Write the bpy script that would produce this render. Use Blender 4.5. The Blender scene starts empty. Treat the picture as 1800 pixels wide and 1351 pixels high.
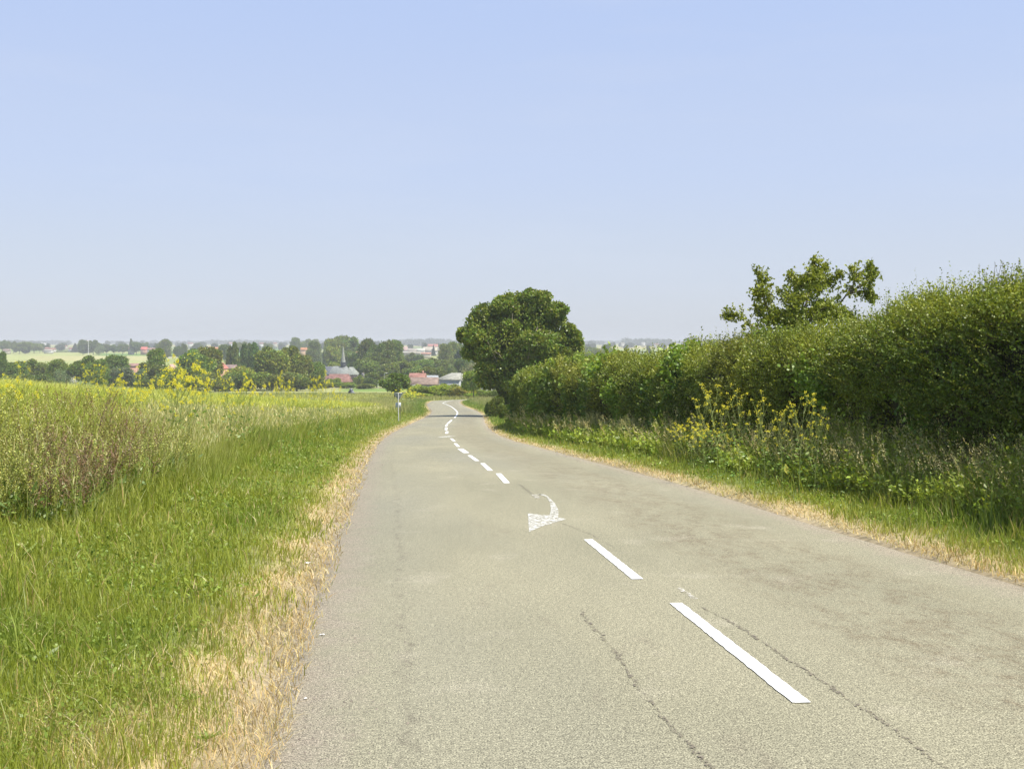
import bpy, math, random
import numpy as np
from math import radians as RAD

SC = bpy.context.scene
COL = SC.collection
rng = np.random.default_rng(11)
random.seed(5)

# ------------------------------------------------------------------ camera
# the camera is at the world origin, 1.7 m above the road; photo grid 1800 x 1351
FPX, CX, HY = 2050.0, 900.0, 602.0
cam_d = bpy.data.cameras.new('camera')
cam = bpy.data.objects.new('camera', cam_d)
COL.objects.link(cam)
cam_d.sensor_width = 36.0
cam_d.lens = FPX / 1800.0 * 36.0
cam_d.shift_y = -(675.5 - HY) / 1800.0
cam_d.clip_start = 0.05
cam_d.clip_end = 60000.0
cam.location = (0, 0, 0)
cam.rotation_euler = (RAD(90), 0, 0)
SC.camera = cam

# ------------------------------------------------------------------ sky, sun, exposure
SUN_EL, SUN_AZ = 63.0, 113.0          # azimuth clockwise from the view direction (+Y)
world = bpy.data.worlds.new('World')
SC.world = world
world.use_nodes = True
wn = world.node_tree.nodes
wl = world.node_tree.links
wn.clear()
sky = wn.new('ShaderNodeTexSky')
sky.sky_type = 'NISHITA'
sky.sun_disc = False
sky.sun_elevation = RAD(SUN_EL)
sky.sun_rotation = RAD(SUN_AZ)
sky.altitude = 60
sky.air_density = 1.0
sky.dust_density = 0.8
sky.ozone_density = 1.6
bg = wn.new('ShaderNodeBackground')
bg.inputs['Strength'].default_value = 0.125
wo = wn.new('ShaderNodeOutputWorld')
# milky summer haze in the sky: a pale veil, thicker towards the horizon, over the Nishita sky
tc0 = wn.new('ShaderNodeTexCoord'); sx0 = wn.new('ShaderNodeSeparateXYZ')
wl.new(tc0.outputs['Generated'], sx0.inputs[0])
veil = wn.new('ShaderNodeValToRGB'); veil.color_ramp.interpolation = 'EASE'
VS = [(0.0, (2.92, 3.18, 3.68)), (0.06, (2.92, 3.20, 3.92)), (0.16, (2.78, 3.20, 4.30)), (0.30, (2.52, 3.08, 4.50)), (0.55, (0.85, 1.35, 2.5))]
cr = veil.color_ramp
while len(cr.elements) < len(VS): cr.elements.new(0.5)
for el_, (p_, c_) in zip(cr.elements, VS):
    el_.position = p_; el_.color = (c_[0]/5, c_[1]/5, c_[2]/5, 1)
wl.new(sx0.outputs['Z'], veil.inputs[0])
vs = wn.new('ShaderNodeVectorMath'); vs.operation = 'SCALE'; vs.inputs['Scale'].default_value = 5.0
wl.new(veil.outputs['Color'], vs.inputs[0])
mx0 = wn.new('ShaderNodeMix'); mx0.data_type = 'RGBA'; mx0.inputs[0].default_value = 0.86
wl.new(sky.outputs['Color'], mx0.inputs[6]); 
# very faint high cirrus
mp0 = wn.new('ShaderNodeMapping'); mp0.inputs['Scale'].default_value = (1.2, 1.2, 7.0)
wl.new(tc0.outputs['Generated'], mp0.inputs[0])
nz0 = wn.new('ShaderNodeTexNoise'); nz0.inputs['Scale'].default_value = 2.6; nz0.inputs['Detail'].default_value = 8; nz0.inputs['Roughness'].default_value = 0.62
wl.new(mp0.outputs[0], nz0.inputs['Vector'])
mr0 = wn.new('ShaderNodeMapRange'); mr0.inputs[1].default_value = 0.5; mr0.inputs[2].default_value = 0.78; mr0.inputs[3].default_value = 0.0; mr0.inputs[4].default_value = 0.30
wl.new(nz0.outputs['Fac'], mr0.inputs[0])
ci = wn.new('ShaderNodeMix'); ci.data_type = 'RGBA'; ci.inputs[7].default_value = (3.3, 3.55, 4.3, 1)
wl.new(mr0.outputs[0], ci.inputs[0]); wl.new(vs.outputs[0], ci.inputs[6]); wl.new(ci.outputs[2], mx0.inputs[7])
wl.new(mx0.outputs[2], bg.inputs['Color'])
wl.new(bg.outputs['Background'], wo.inputs['Surface'])

sun_d = bpy.data.lights.new('sun', 'SUN')
sun_d.energy = 4.4
sun_d.angle = RAD(0.55)
sun_d.color = (1.0, 0.94, 0.82)
sun = bpy.data.objects.new('sun', sun_d)
COL.objects.link(sun)
a, e = RAD(SUN_AZ), RAD(SUN_EL)
sdir = np.array([math.sin(a) * math.cos(e), math.cos(a) * math.cos(e), math.sin(e)])
from mathutils import Vector, Matrix
sun.rotation_euler = Vector(sdir).to_track_quat('Z', 'Y').to_euler()
sun.location = (60, -20, 60)

SC.view_settings.view_transform = 'Standard'
SC.view_settings.look = 'None'
SC.view_settings.gamma = 1.0
SC.view_settings.exposure = 0.70
SC.render.engine = 'CYCLES'
SC.cycles.use_denoising = True
SC.cycles.denoising_input_passes = 'RGB_ALBEDO_NORMAL'
SC.cycles.denoising_prefilter = 'ACCURATE'
SC.cycles.max_bounces = 6
SC.cycles.diffuse_bounces = 3
SC.cycles.transmission_bounces = 4
SC.cycles.transparent_max_bounces = 8
SC.cycles.volume_bounces = 0
SC.cycles.use_adaptive_sampling = True
SC.cycles.adaptive_threshold = 0.01

# ------------------------------------------------------------------ small helpers
def hermite(xs, ys):
    xs = np.array(xs, float); ys = np.array(ys, float)
    m = np.gradient(ys, xs)
    def f(x):
        x = np.asarray(x, float)
        xc = np.clip(x, xs[0], xs[-1])
        i = np.clip(np.searchsorted(xs, xc, side='right') - 1, 0, len(xs) - 2)
        h = xs[i + 1] - xs[i]
        t = (xc - xs[i]) / h
        y = ((2*t**3 - 3*t**2 + 1) * ys[i] + (t**3 - 2*t**2 + t) * h * m[i]
             + (-2*t**3 + 3*t**2) * ys[i + 1] + (t**3 - t**2) * h * m[i + 1])
        return y
    return f

_lat = rng.random((257, 257))
def vnoise(x, y):
    x = np.asarray(x, float); y = np.asarray(y, float)
    xi = np.floor(x).astype(int); yi = np.floor(y).astype(int)
    fx = x - xi; fy = y - yi
    fx = fx*fx*(3 - 2*fx); fy = fy*fy*(3 - 2*fy)
    a_ = _lat[xi % 256, yi % 256]; b_ = _lat[(xi + 1) % 256, yi % 256]
    c_ = _lat[xi % 256, (yi + 1) % 256]; d_ = _lat[(xi + 1) % 256, (yi + 1) % 256]
    return (a_*(1-fx) + b_*fx)*(1-fy) + (c_*(1-fx) + d_*fx)*fy
def fbm(x, y, o=3):
    r = 0; s = 0.5; t = 0
    for k in range(o):
        r = r + s * vnoise(x * 2**k + 17.3*k, y * 2**k + 5.1*k); t += s; s *= 0.5
    return r / t
def sstep(a_, b_, x):
    t = np.clip((np.asarray(x, float) - a_) / (b_ - a_), 0, 1)
    return t*t*(3 - 2*t)

# ------------------------------------------------------------------ terrain function
Rprof = hermite([-40, -15, 0, 22, 38, 59, 85, 123, 160, 221, 262, 300, 350, 400, 500, 600, 800, 1000, 1500, 2000, 3000, 4500, 7000, 9500, 12000],
                [0.1, -1.03, -1.7, -2.70, -3.6, -4.83, -6.15, -7.86, -9.35, -11.6, -12.95, -14.0, -15.55, -16.9, -19.3, -20.6, -20.8, -19.6, -17.6, -16.0, -13.0, -9.0, -4.5, -1.5, -1.0])
Cx = hermite([-30, -15, 0, 22, 38, 65, 97, 130, 150, 175, 193, 219, 240, 252],
             [5.65, 4.09, 2.52, 0.22, -1.45, -3.80, -5.3, -6.35, -7.3, -9.2, -10.8, -12.7, -13.9, -14.2])
HALF = 3.05
def rise(X, Y):
    s = Cx(Y) - HALF - X
    w = 1 - sstep(85, 190, Y)
    left = 2.35 * (1 - np.exp(-np.maximum(s - 1.5, 0) / 15.0)) * w * sstep(4, 16, Y)
    left = left + 0.06 * sstep(0.2, 1.0, s) * (Y < 300)
    right = 0.22 * sstep(HALF*2 + 0.3, HALF*2 + 3.0, -s) * (1 - sstep(150, 240, Y))
    return left + right
def H0(X, Y):
    X = np.asarray(X, float); Y = np.asarray(Y, float)
    far = sstep(500, 1500, Y)
    und = far * 2.2 * (fbm(X / 700 + 31, Y / 900 + 12, 2) - 0.5) * (1 - sstep(6500, 9000, Y))
    return Rprof(Y) + rise(X, Y) + und

def ground_at(px, py):
    """point of the ground seen through a photo pixel"""
    ys = np.concatenate([np.arange(3, 300, 0.02), np.arange(300, 3000, 1.0)])
    xs = (px - CX) * ys / FPX
    zs = H0(xs, ys)
    pr = HY - FPX * zs / ys
    k = np.argmax(pr <= py)
    return float(xs[k]), float(ys[k]), float(zs[k])
def at(px, py, Y):
    return ((px - CX) * Y / FPX, Y, -(py - HY) * Y / FPX)

# road centreline polyline (bends to the right at the far end)
_y = np.arange(-14, 246.1, 1.0)
_cl = [(float(Cx(v)), float(v)) for v in _y]
_tail = hermite([0, 1, 2, 3, 4, 5, 6, 7], [-14.05, -14.3, -12.9, -8.8, -2.5, 6, 18, 40])
_tailY = hermite([0, 1, 2, 3, 4, 5, 6, 7], [246, 254, 261, 266.5, 270, 272.5, 275, 279])
for v in np.arange(0.15, 7.01, 0.15):
    _cl.append((float(_tail(v)), float(_tailY(v))))
CL = np.array(_cl)
TAN = np.gradient(CL, axis=0); TAN = TAN / np.linalg.norm(TAN, axis=1)[:, None]
NRM = np.stack([TAN[:, 1], -TAN[:, 0]], 1)      # to the right
ARC = np.concatenate([[0], np.cumsum(np.linalg.norm(np.diff(CL, axis=0), axis=1))])
def road_dist(X, Y):
    """signed distance (right positive) to the centreline"""
    X = np.asarray(X, float).ravel(); Y = np.asarray(Y, float).ravel()
    out = np.full(X.shape, 1e3)
    m = (Y < 330) & (Y > -40) & (np.abs(X) < 140)
    idx = np.nonzero(m)[0]
    for c in range(0, len(idx), 40000):
        ii = idx[c:c+40000]
        dx = X[ii, None] - CL[None, ::2, 0]; dy = Y[ii, None] - CL[None, ::2, 1]
        d2 = dx*dx + dy*dy
        k = np.argmin(d2, axis=1)
        kk = k * 2
        r = np.arange(len(ii))
        dxx = dx[r, k]; dyy = dy[r, k]
        lat = dxx * NRM[kk, 0] + dyy * NRM[kk, 1]
        out[ii] = lat
        lon = np.abs(dxx * TAN[kk, 0] + dyy * TAN[kk, 1])
        out[ii] = np.where(lon > 4, np.sign(lat) * np.sqrt(d2[r, k]), lat)
    return out

# ------------------------------------------------------------------ mesh building
class Buf:
    def __init__(self):
        self.v = []; self.c = []; self.f = {}; self.n = 0
    def add(self, V, F, c):
        V = np.asarray(V, np.float32).reshape(-1, 3)
        F = np.asarray(F, np.int64)
        c = np.asarray(c, np.float32)
        if c.ndim == 1: c = np.broadcast_to(c, (len(V), 3))
        self.v.append(V); self.c.append(c)
        self.f.setdefault(F.shape[1], []).append(F + self.n)
        self.n += len(V)
    def build(self, name, material, parent=None, smooth=False, matfn=None):
        V = np.concatenate(self.v); C = np.concatenate(self.c)
        me = bpy.data.meshes.new(name)
        me.vertices.add(len(V)); me.vertices.foreach_set('co', V.ravel())
        loops = []; tot = []
        for k, fs in self.f.items():
            F = np.concatenate(fs)
            loops.append(F.ravel()); tot.append(np.full(len(F), k, np.int32))
        L = np.concatenate(loops).astype(np.int32); T = np.concatenate(tot)
        me.loops.add(len(L)); me.loops.foreach_set('vertex_index', L)
        me.polygons.add(len(T))
        st = np.concatenate([[0], np.cumsum(T)[:-1]]).astype(np.int32)
        me.polygons.foreach_set('loop_start', st)
        me.polygons.foreach_set('loop_total', T)
        if smooth: me.polygons.foreach_set('use_smooth', np.ones(len(T), bool))
        me.update(calc_edges=True)
        at_ = me.color_attributes.new('Col', 'FLOAT_COLOR', 'POINT')
        rgba = np.ones((len(C), 4), np.float32); rgba[:, :3] = C
        at_.data.foreach_set('color', rgba.ravel())
        me.materials.append(material)
        o = bpy.data.objects.new(name, me)
        COL.objects.link(o)
        if parent is not None: o.parent = parent
        return o
    # primitives
    def box(self, x0, x1, y0, y1, z0, z1, c):
        V = [(x0,y0,z0),(x1,y0,z0),(x1,y1,z0),(x0,y1,z0),(x0,y0,z1),(x1,y0,z1),(x1,y1,z1),(x0,y1,z1)]
        F = [(0,3,2,1),(4,5,6,7),(0,1,5,4),(1,2,6,5),(2,3,7,6),(3,0,4,7)]
        self.add(V, F, c)
    def tube(self, pts, rad, c, n=7, cap=True):
        pts = np.asarray(pts, float); rad = np.broadcast_to(np.asarray(rad, float), (len(pts),))
        t = np.gradient(pts, axis=0); t /= np.linalg.norm(t, axis=1)[:, None] + 1e-9
        ref = np.array([0.0, 1.0, 0.0]) if abs(t[0, 1]) < 0.8 else np.array([1.0, 0, 0])
        u = np.cross(t, ref); u /= np.linalg.norm(u, axis=1)[:, None] + 1e-9
        w = np.cross(t, u)
        an = np.linspace(0, 2*np.pi, n, endpoint=False)
        ring = pts[:, None] + rad[:, None, None] * (np.cos(an)[None, :, None]*u[:, None] + np.sin(an)[None, :, None]*w[:, None])
        V = ring.reshape(-1, 3); F = []
        for i in range(len(pts)-1):
            for j in range(n):
                F.append((i*n+j, i*n+(j+1) % n, (i+1)*n+(j+1) % n, (i+1)*n+j))
        self.add(V, F, c)
        if cap:
            self.add(ring[-1], [tuple(range(n))], c); self.add(ring[0], [tuple(range(n))[::-1]], c)

def unit(v):
    return v / (np.linalg.norm(v, axis=-1, keepdims=True) + 1e-9)
def rand_dirs(n):
    return unit(rng.normal(size=(n, 3)))

def add_blades(B, P, h, w, az, lean, col, two=True, jit=0.0):
    """thin upright grass blades; az is the lean direction, lean the share of height it leans by"""
    n = len(P)
    if n == 0: return
    h = np.broadcast_to(h, (n,)); w = np.broadcast_to(w, (n,)); lean = np.broadcast_to(lean, (n,))
    col = np.broadcast_to(col, (n, 3))
    fa = rng.random(n) * np.pi
    side = np.stack([np.cos(fa), np.sin(fa), np.zeros(n)], 1) * (w / 2)[:, None]
    ln = np.stack([np.cos(az), np.sin(az), np.zeros(n)], 1) * (lean * h)[:, None]
    up = np.zeros((n, 3)); up[:, 2] = h * np.sqrt(np.clip(1 - 0.6*lean**2, 0.05, 1))
    if two:
        mid = P + ln*0.3 + up*0.58
        V = np.stack([P - side, P + side, mid + side*0.8, mid - side*0.8, P + ln + up], 1)
        b = np.arange(n)[:, None] * 5
        c = np.repeat(col, 5, axis=0)
        B.add(V.reshape(-1, 3), np.concatenate([b, b+1, b+2, b+3], 1), c)
        B.f.setdefault(3, []).append(np.concatenate([b+3, b+2, b+4], 1) + (B.n - 5*n))
    else:
        V = np.stack([P - side, P + side, P + ln + up], 1)
        b = np.arange(n)[:, None] * 3
        B.add(V.reshape(-1, 3), np.concatenate([b, b+1, b+2], 1), np.repeat(col, 3, axis=0))

def add_leaves(B, P, ax, ln, wd, col):
    """diamond leaves from base P along ax"""
    n = len(P)
    if n == 0: return
    ln = np.broadcast_to(ln, (n,))[:, None]; wd = np.broadcast_to(wd, (n,))[:, None]
    sd = unit(np.cross(ax, rand_dirs(n)))
    nr = np.cross(ax, sd)
    V = np.stack([P, P + ax*ln*0.48 + sd*wd*0.5 + nr*ln*0.06, P + ax*ln, P + ax*ln*0.48 - sd*wd*0.5 + nr*ln*0.06], 1)
    b = np.arange(n)[:, None] * 4
    B.add(V.reshape(-1, 3), np.concatenate([b, b+1, b+2, b+3], 1), np.repeat(np.broadcast_to(col, (n, 3)), 4, axis=0))

def add_sprigs(B, O, D, L, nl, leaf, col, cvar=0.25, twig=None, wfac=0.6, tw=0.004):
    """n twigs at O along D of length L, each with nl leaves"""
    n = len(O)
    if n == 0: return
    L = np.broadcast_to(L, (n,)); col = np.broadcast_to(col, (n, 3)); leaf = np.broadcast_to(leaf, (n,))
    bend = rand_dirs(n) * 0.25
    t = (np.arange(nl)[None, :] + rng.random((n, nl))) / nl
    P = O[:, None] + (D[:, None] * t[..., None] + bend[:, None] * (t[..., None]**2)) * L[:, None, None]
    A = unit(D[:, None]*0.6 + rng.normal(size=(n, nl, 3))*0.75)
    c = col[:, None] * (1 + cvar*(rng.random((n, nl, 1)) - 0.5)*2)
    s = (leaf[:, None] * (0.6 + 0.8*rng.random((n, nl)))).ravel()
    add_leaves(B, P.reshape(-1, 3), A.reshape(-1, 3), s, s*wfac, c.reshape(-1, 3))
    if twig is not None:
        sd = unit(np.cross(D, rand_dirs(n))) * tw
        V = np.stack([O - sd, O + sd, O + (D + bend)*L[:, None]], 1)
        b = np.arange(n)[:, None]*3
        B.add(V.reshape(-1, 3), np.concatenate([b, b+1, b+2], 1), np.array(twig))

# ------------------------------------------------------------------ object helpers
def tag(o, label=None, cat=None, group=None, kind=None):
    if label: o['label'] = label
    if cat: o['category'] = cat
    if group: o['group'] = group
    if kind: o['kind'] = kind
    return o
def empty(name, loc, rz=0.0):
    o = bpy.data.objects.new(name, None)
    o.empty_display_size = 0.5
    COL.objects.link(o); o.location = loc; o.rotation_euler = (0, 0, rz)
    return o
KIDS = {}
def kids(o):
    return KIDS.get(o.name, [])
def reg(parent, *ch):
    KIDS.setdefault(parent.name, []).extend(ch)
def copy_tree(o, parent=None):
    c = o.copy(); COL.objects.link(c)
    if parent is not None: c.parent = parent
    for ch in kids(o):
        reg(c, copy_tree(ch, c))
    return c

# ------------------------------------------------------------------ materials
def newmat(name):
    m = bpy.data.materials.new(name); m.use_nodes = True
    m.node_tree.nodes.clear()
    return m, m.node_tree.nodes, m.node_tree.links
def foliage_mat(name, trans=0.3, gloss=0.03):
    m, N, K = newmat(name)
    at_ = N.new('ShaderNodeAttribute'); at_.attribute_name = 'Col'
    oi = N.new('ShaderNodeObjectInfo')
    mu = N.new('ShaderNodeMix'); mu.data_type = 'RGBA'; mu.blend_type = 'MULTIPLY'; mu.inputs[0].default_value = 1
    K.new(at_.outputs['Color'], mu.inputs[6]); K.new(oi.outputs['Color'], mu.inputs[7])
    di = N.new('ShaderNodeBsdfDiffuse'); tr = N.new('ShaderNodeBsdfTranslucent')
    K.new(mu.outputs[2], di.inputs['Color'])
    warm = N.new('ShaderNodeMix'); warm.data_type = 'RGBA'; warm.blend_type = 'MULTIPLY'; warm.inputs[0].default_value = 1
    warm.inputs[7].default_value = (1.25, 1.2, 0.6, 1)
    K.new(mu.outputs[2], warm.inputs[6]); K.new(warm.outputs[2], tr.inputs['Color'])
    m1 = N.new('ShaderNodeMixShader'); m1.inputs[0].default_value = trans
    K.new(di.outputs[0], m1.inputs[1]); K.new(tr.outputs[0], m1.inputs[2])
    gl = N.new('ShaderNodeBsdfGlossy'); gl.inputs['Roughness'].default_value = 0.45
    m2 = N.new('ShaderNodeMixShader'); m2.inputs[0].default_value = gloss
    K.new(m1.outputs[0], m2.inputs[1]); K.new(gl.outputs[0], m2.inputs[2])
    o = N.new('ShaderNodeOutputMaterial'); K.new(m2.outputs[0], o.inputs[0])
    return m
M_LEAF = foliage_mat('leaf', 0.30, 0.035)
M_GRASS = foliage_mat('grass', 0.35, 0.025)
M_STRAW = foliage_mat('straw', 0.2, 0.02)
M_PETAL = foliage_mat('petal', 0.4, 0.0)

def solid_mat(name, rough=0.85, scale=6.0, amt=0.25, bump=0.0, metal=0.0, detail=6):
    """vertex colour times a procedural noise"""
    m, N, K = newmat(name)
    at_ = N.new('ShaderNodeAttribute'); at_.attribute_name = 'Col'
    tc = N.new('ShaderNodeTexCoord')
    nz = N.new('ShaderNodeTexNoise'); nz.inputs['Scale'].default_value = scale; nz.inputs['Detail'].default_value = detail
    K.new(tc.outputs['Object'], nz.inputs['Vector'])
    mr = N.new('ShaderNodeMapRange'); mr.inputs[1].default_value = 0.3; mr.inputs[2].default_value = 0.7
    mr.inputs[3].default_value = 1 - amt; mr.inputs[4].default_value = 1 + amt
    K.new(nz.outputs['Fac'], mr.inputs[0])
    mu = N.new('ShaderNodeMix'); mu.data_type = 'RGBA'; mu.blend_type = 'MULTIPLY'; mu.inputs[0].default_value = 1
    K.new(at_.outputs['Color'], mu.inputs[6]); K.new(mr.outputs[0], mu.inputs[7])
    p = N.new('ShaderNodeBsdfPrincipled'); p.inputs['Roughness'].default_value = rough; p.inputs['Metallic'].default_value = metal
    p.inputs['Specular IOR Level'].default_value = 0.3
    K.new(mu.outputs[2], p.inputs['Base Color'])
    if bump:
        bp = N.new('ShaderNodeBump'); bp.inputs['Strength'].default_value = bump; bp.inputs['Distance'].default_value = 0.05
        K.new(nz.outputs['Fac'], bp.inputs['Height']); K.new(bp.outputs[0], p.inputs['Normal'])
    o = N.new('ShaderNodeOutputMaterial'); K.new(p.outputs[0], o.inputs[0])
    return m
M_BARK = solid_mat('bark', 0.9, 9, 0.35, 0.5)
M_WALL = solid_mat('masonry', 0.9, 1.2, 0.12)
M_ROOF = solid_mat('roofing', 0.8, 0.9, 0.3)
M_METAL = solid_mat('painted metal', 0.5, 5, 0.12)
M_CORE_SHADE = solid_mat('hedge core shade', 1.0, 8, 0.5, 0.5)
M_PEBBLE = solid_mat('pebble', 0.85, 30, 0.3)
M_PAPER = solid_mat('paper', 0.7, 20, 0.05)
M_GLASS = solid_mat('dark pane', 0.15, 3, 0.1)

def ground_mat():
    m, N, K = newmat('ground')
    at_ = N.new('ShaderNodeAttribute'); at_.attribute_name = 'Col'
    tc = N.new('ShaderNodeTexCoord')
    acc = None
    for sc, lo, hi in ((0.035, 0.86, 1.14), (0.5, 0.85, 1.15), (9.0, 0.7, 1.3)):
        nz = N.new('ShaderNodeTexNoise'); nz.inputs['Scale'].default_value = sc; nz.inputs['Detail'].default_value = 5
        K.new(tc.outputs['Object'], nz.inputs['Vector'])
        mr = N.new('ShaderNodeMapRange'); mr.inputs[1].default_value = 0.3; mr.inputs[2].default_value = 0.7
        mr.inputs[3].default_value = lo; mr.inputs[4].default_value = hi
        K.new(nz.outputs['Fac'], mr.inputs[0])
        if acc is None: acc = mr.outputs[0]
        else:
            mm = N.new('ShaderNodeMath'); mm.operation = 'MULTIPLY'
            K.new(acc, mm.inputs[0]); K.new(mr.outputs[0], mm.inputs[1]); acc = mm.outputs[0]
    mu = N.new('ShaderNodeMix'); mu.data_type = 'RGBA'; mu.blend_type = 'MULTIPLY'; mu.inputs[0].default_value = 1
    K.new(at_.outputs['Color'], mu.inputs[6]); K.new(acc, mu.inputs[7])
    p = N.new('ShaderNodeBsdfDiffuse'); K.new(mu.outputs[2], p.inputs['Color'])
    o = N.new('ShaderNodeOutputMaterial'); K.new(p.outputs[0], o.inputs[0])
    return m
M_GROUND = ground_mat()

def road_mat():
    m, N, K = newmat('worn asphalt')
    uv = N.new('ShaderNodeUVMap'); uv.uv_map = 'metres'
    sp = N.new('ShaderNodeSeparateXYZ'); K.new(uv.outputs[0], sp.inputs[0])
    def math_(op, a_, b_=None, c_=None):
        n = N.new('ShaderNodeMath'); n.operation = op
        for i, v in enumerate((a_, b_, c_)):
            if v is None: continue
            if isinstance(v, (int, float)): n.inputs[i].default_value = v
            else: K.new(v, n.inputs[i])
        return n.outputs[0]
    def noise(scale, sx=1, sy=1, detail=4, rough=0.6, off=0):
        mp = N.new('ShaderNodeMapping'); mp.inputs['Scale'].default_value = (sx, sy, 1); mp.inputs['Location'].default_value = (off, off*0.7, off)
        K.new(uv.outputs[0], mp.inputs[0])
        nz = N.new('ShaderNodeTexNoise'); nz.inputs['Scale'].default_value = scale; nz.inputs['Detail'].default_value = detail
        nz.inputs['Roughness'].default_value = rough
        K.new(mp.outputs[0], nz.inputs['Vector']); return nz.outputs['Fac']
    def rng_(v, a_, b_, lo, hi):
        n = N.new('ShaderNodeMapRange'); n.inputs[1].default_value = a_; n.inputs[2].default_value = b_
        n.inputs[3].default_value = lo; n.inputs[4].default_value = hi; K.new(v, n.inputs[0]); return n.outputs[0]
    def mixc(f, a_, b_, mode='MIX'):
        n = N.new('ShaderNodeMix'); n.data_type = 'RGBA'; n.blend_type = mode
        if isinstance(f, (int, float)): n.inputs[0].default_value = f
        else: K.new(f, n.inputs[0])
        for i, v in ((6, a_), (7, b_)):
            if isinstance(v, tuple): n.inputs[i].default_value = v + (1,)
            else: K.new(v, n.inputs[i])
        return n.outputs[2]
    u = sp.outputs[0]
    # broad tone: warm near, cooler grey patches
    big = noise(0.45, 1, 0.35, 4, 0.6)
    base = mixc(rng_(big, 0.35, 0.65, 0, 1), (0.246, 0.234, 0.163), (0.296, 0.278, 0.194))
    cool = noise(0.25, 1.2, 0.2, 3, 0.5, 9)
    base = mixc(rng_(cool, 0.45, 0.7, 0, 0.7), base, (0.232, 0.228, 0.182))
    # pale stains
    st = noise(1.3, 1, 0.8, 3, 0.6, 4)
    base = mixc(rng_(st, 0.6, 0.76, 0, 0.5), base, (0.38, 0.35, 0.27))
    # brown worn patches in the right lane
    rl = math_('MULTIPLY', rng_(u, 0.3, 0.9, 0, 1), rng_(u, 2.5, 2.0, 0, 1))
    wp = noise(3.6, 1.0, 0.45, 12, 0.85, 21)
    wmask = math_('MULTIPLY', math_('MULTIPLY', rl, rng_(wp, 0.46, 0.58, 0, 0.85)), rng_(noise(13, 1, 0.6, 8, 0.85, 55), 0.42, 0.56, 0.15, 1.0))
    base = mixc(wmask, base, (0.165, 0.135, 0.088))
    ll = math_('MULTIPLY', rng_(u, -2.1, -1.5, 0, 1), rng_(u, -0.4, -0.8, 0, 1))
    lm = math_('MULTIPLY', ll, rng_(noise(2.2, 1, 0.3, 8, 0.75, 41), 0.57, 0.66, 0, 0.35))
    base = mixc(lm, base, (0.18, 0.155, 0.115))
    # ragged rut near the left edge
    rutx = math_('ADD', u, rng_(noise(1.1, 0.0, 1.0, 7, 0.75, 3), 0.2, 0.8, -0.22, 0.22))
    rut = math_('SUBTRACT', 1.0, math_('MULTIPLY', math_('ABSOLUTE', math_('ADD', rutx, 2.42)), 14.0))
    rut = math_('MULTIPLY', rng_(rut, 0, 1, 0, 1), rng_(noise(9, 1, 0.35, 6, 0.8, 6), 0.46, 0.62, 0, 0.55))
    base = mixc(rut, base, (0.12, 0.105, 0.08))
    # loose gravel at both edges
    au = math_('ABSOLUTE', u)
    ew = math_('ADD', au, rng_(noise(2.5, 1, 1, 4, 0.7, 14), 0.2, 0.8, -0.35, 0.35))
    edge = rng_(ew, 2.62, 3.1, 0, 0.9)
    base = mixc(edge, base, (0.30, 0.262, 0.205))
    # aggregate speckle at three sizes
    s1 = noise(110, 1, 1, 3, 0.7); s2 = noise(34, 1, 1, 3, 0.6, 2); s3 = noise(9, 1, 1, 4, 0.6, 5)
    spk = math_('MULTIPLY', rng_(s1, 0.38, 0.62, 0.22, 1.78), math_('MULTIPLY', rng_(s2, 0.3, 0.7, 0.68, 1.32), rng_(s3, 0.3, 0.7, 0.93, 1.07)))
    base = mixc(1.0, base, spk, 'MULTIPLY')
    vo = N.new('ShaderNodeTexVoronoi'); vo.inputs['Scale'].default_value = 24
    K.new(uv.outputs[0], vo.inputs['Vector'])
    dk = rng_(vo.outputs['Distance'], 0.05, 0.12, 0.5, 0)
    base = mixc(math_('MULTIPLY', dk, rng_(s2, 0.5, 0.6, 0, 1)), base, (0.09, 0.08, 0.06))
    lt = math_('MULTIPLY', rng_(vo.outputs['Distance'], 0.03, 0.09, 1, 0), rng_(noise(15, 1, 1, 2, 0.5, 33), 0.62, 0.66, 0, 0.4))
    base = mixc(lt, base, (0.6, 0.57, 0.48))
    bp = N.new('ShaderNodeBump'); bp.inputs['Strength'].default_value = 0.55; bp.inputs['Distance'].default_value = 0.006
    K.new(s1, bp.inputs['Height'])
    p = N.new('ShaderNodeBsdfPrincipled'); p.inputs['Roughness'].default_value = 0.85; p.inputs['Specular IOR Level'].default_value = 0.25
    K.new(base, p.inputs['Base Color']); K.new(bp.outputs[0], p.inputs['Normal'])
    o = N.new('ShaderNodeOutputMaterial'); K.new(p.outputs[0], o.inputs[0])
    return m
M_ROAD = road_mat()

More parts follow.
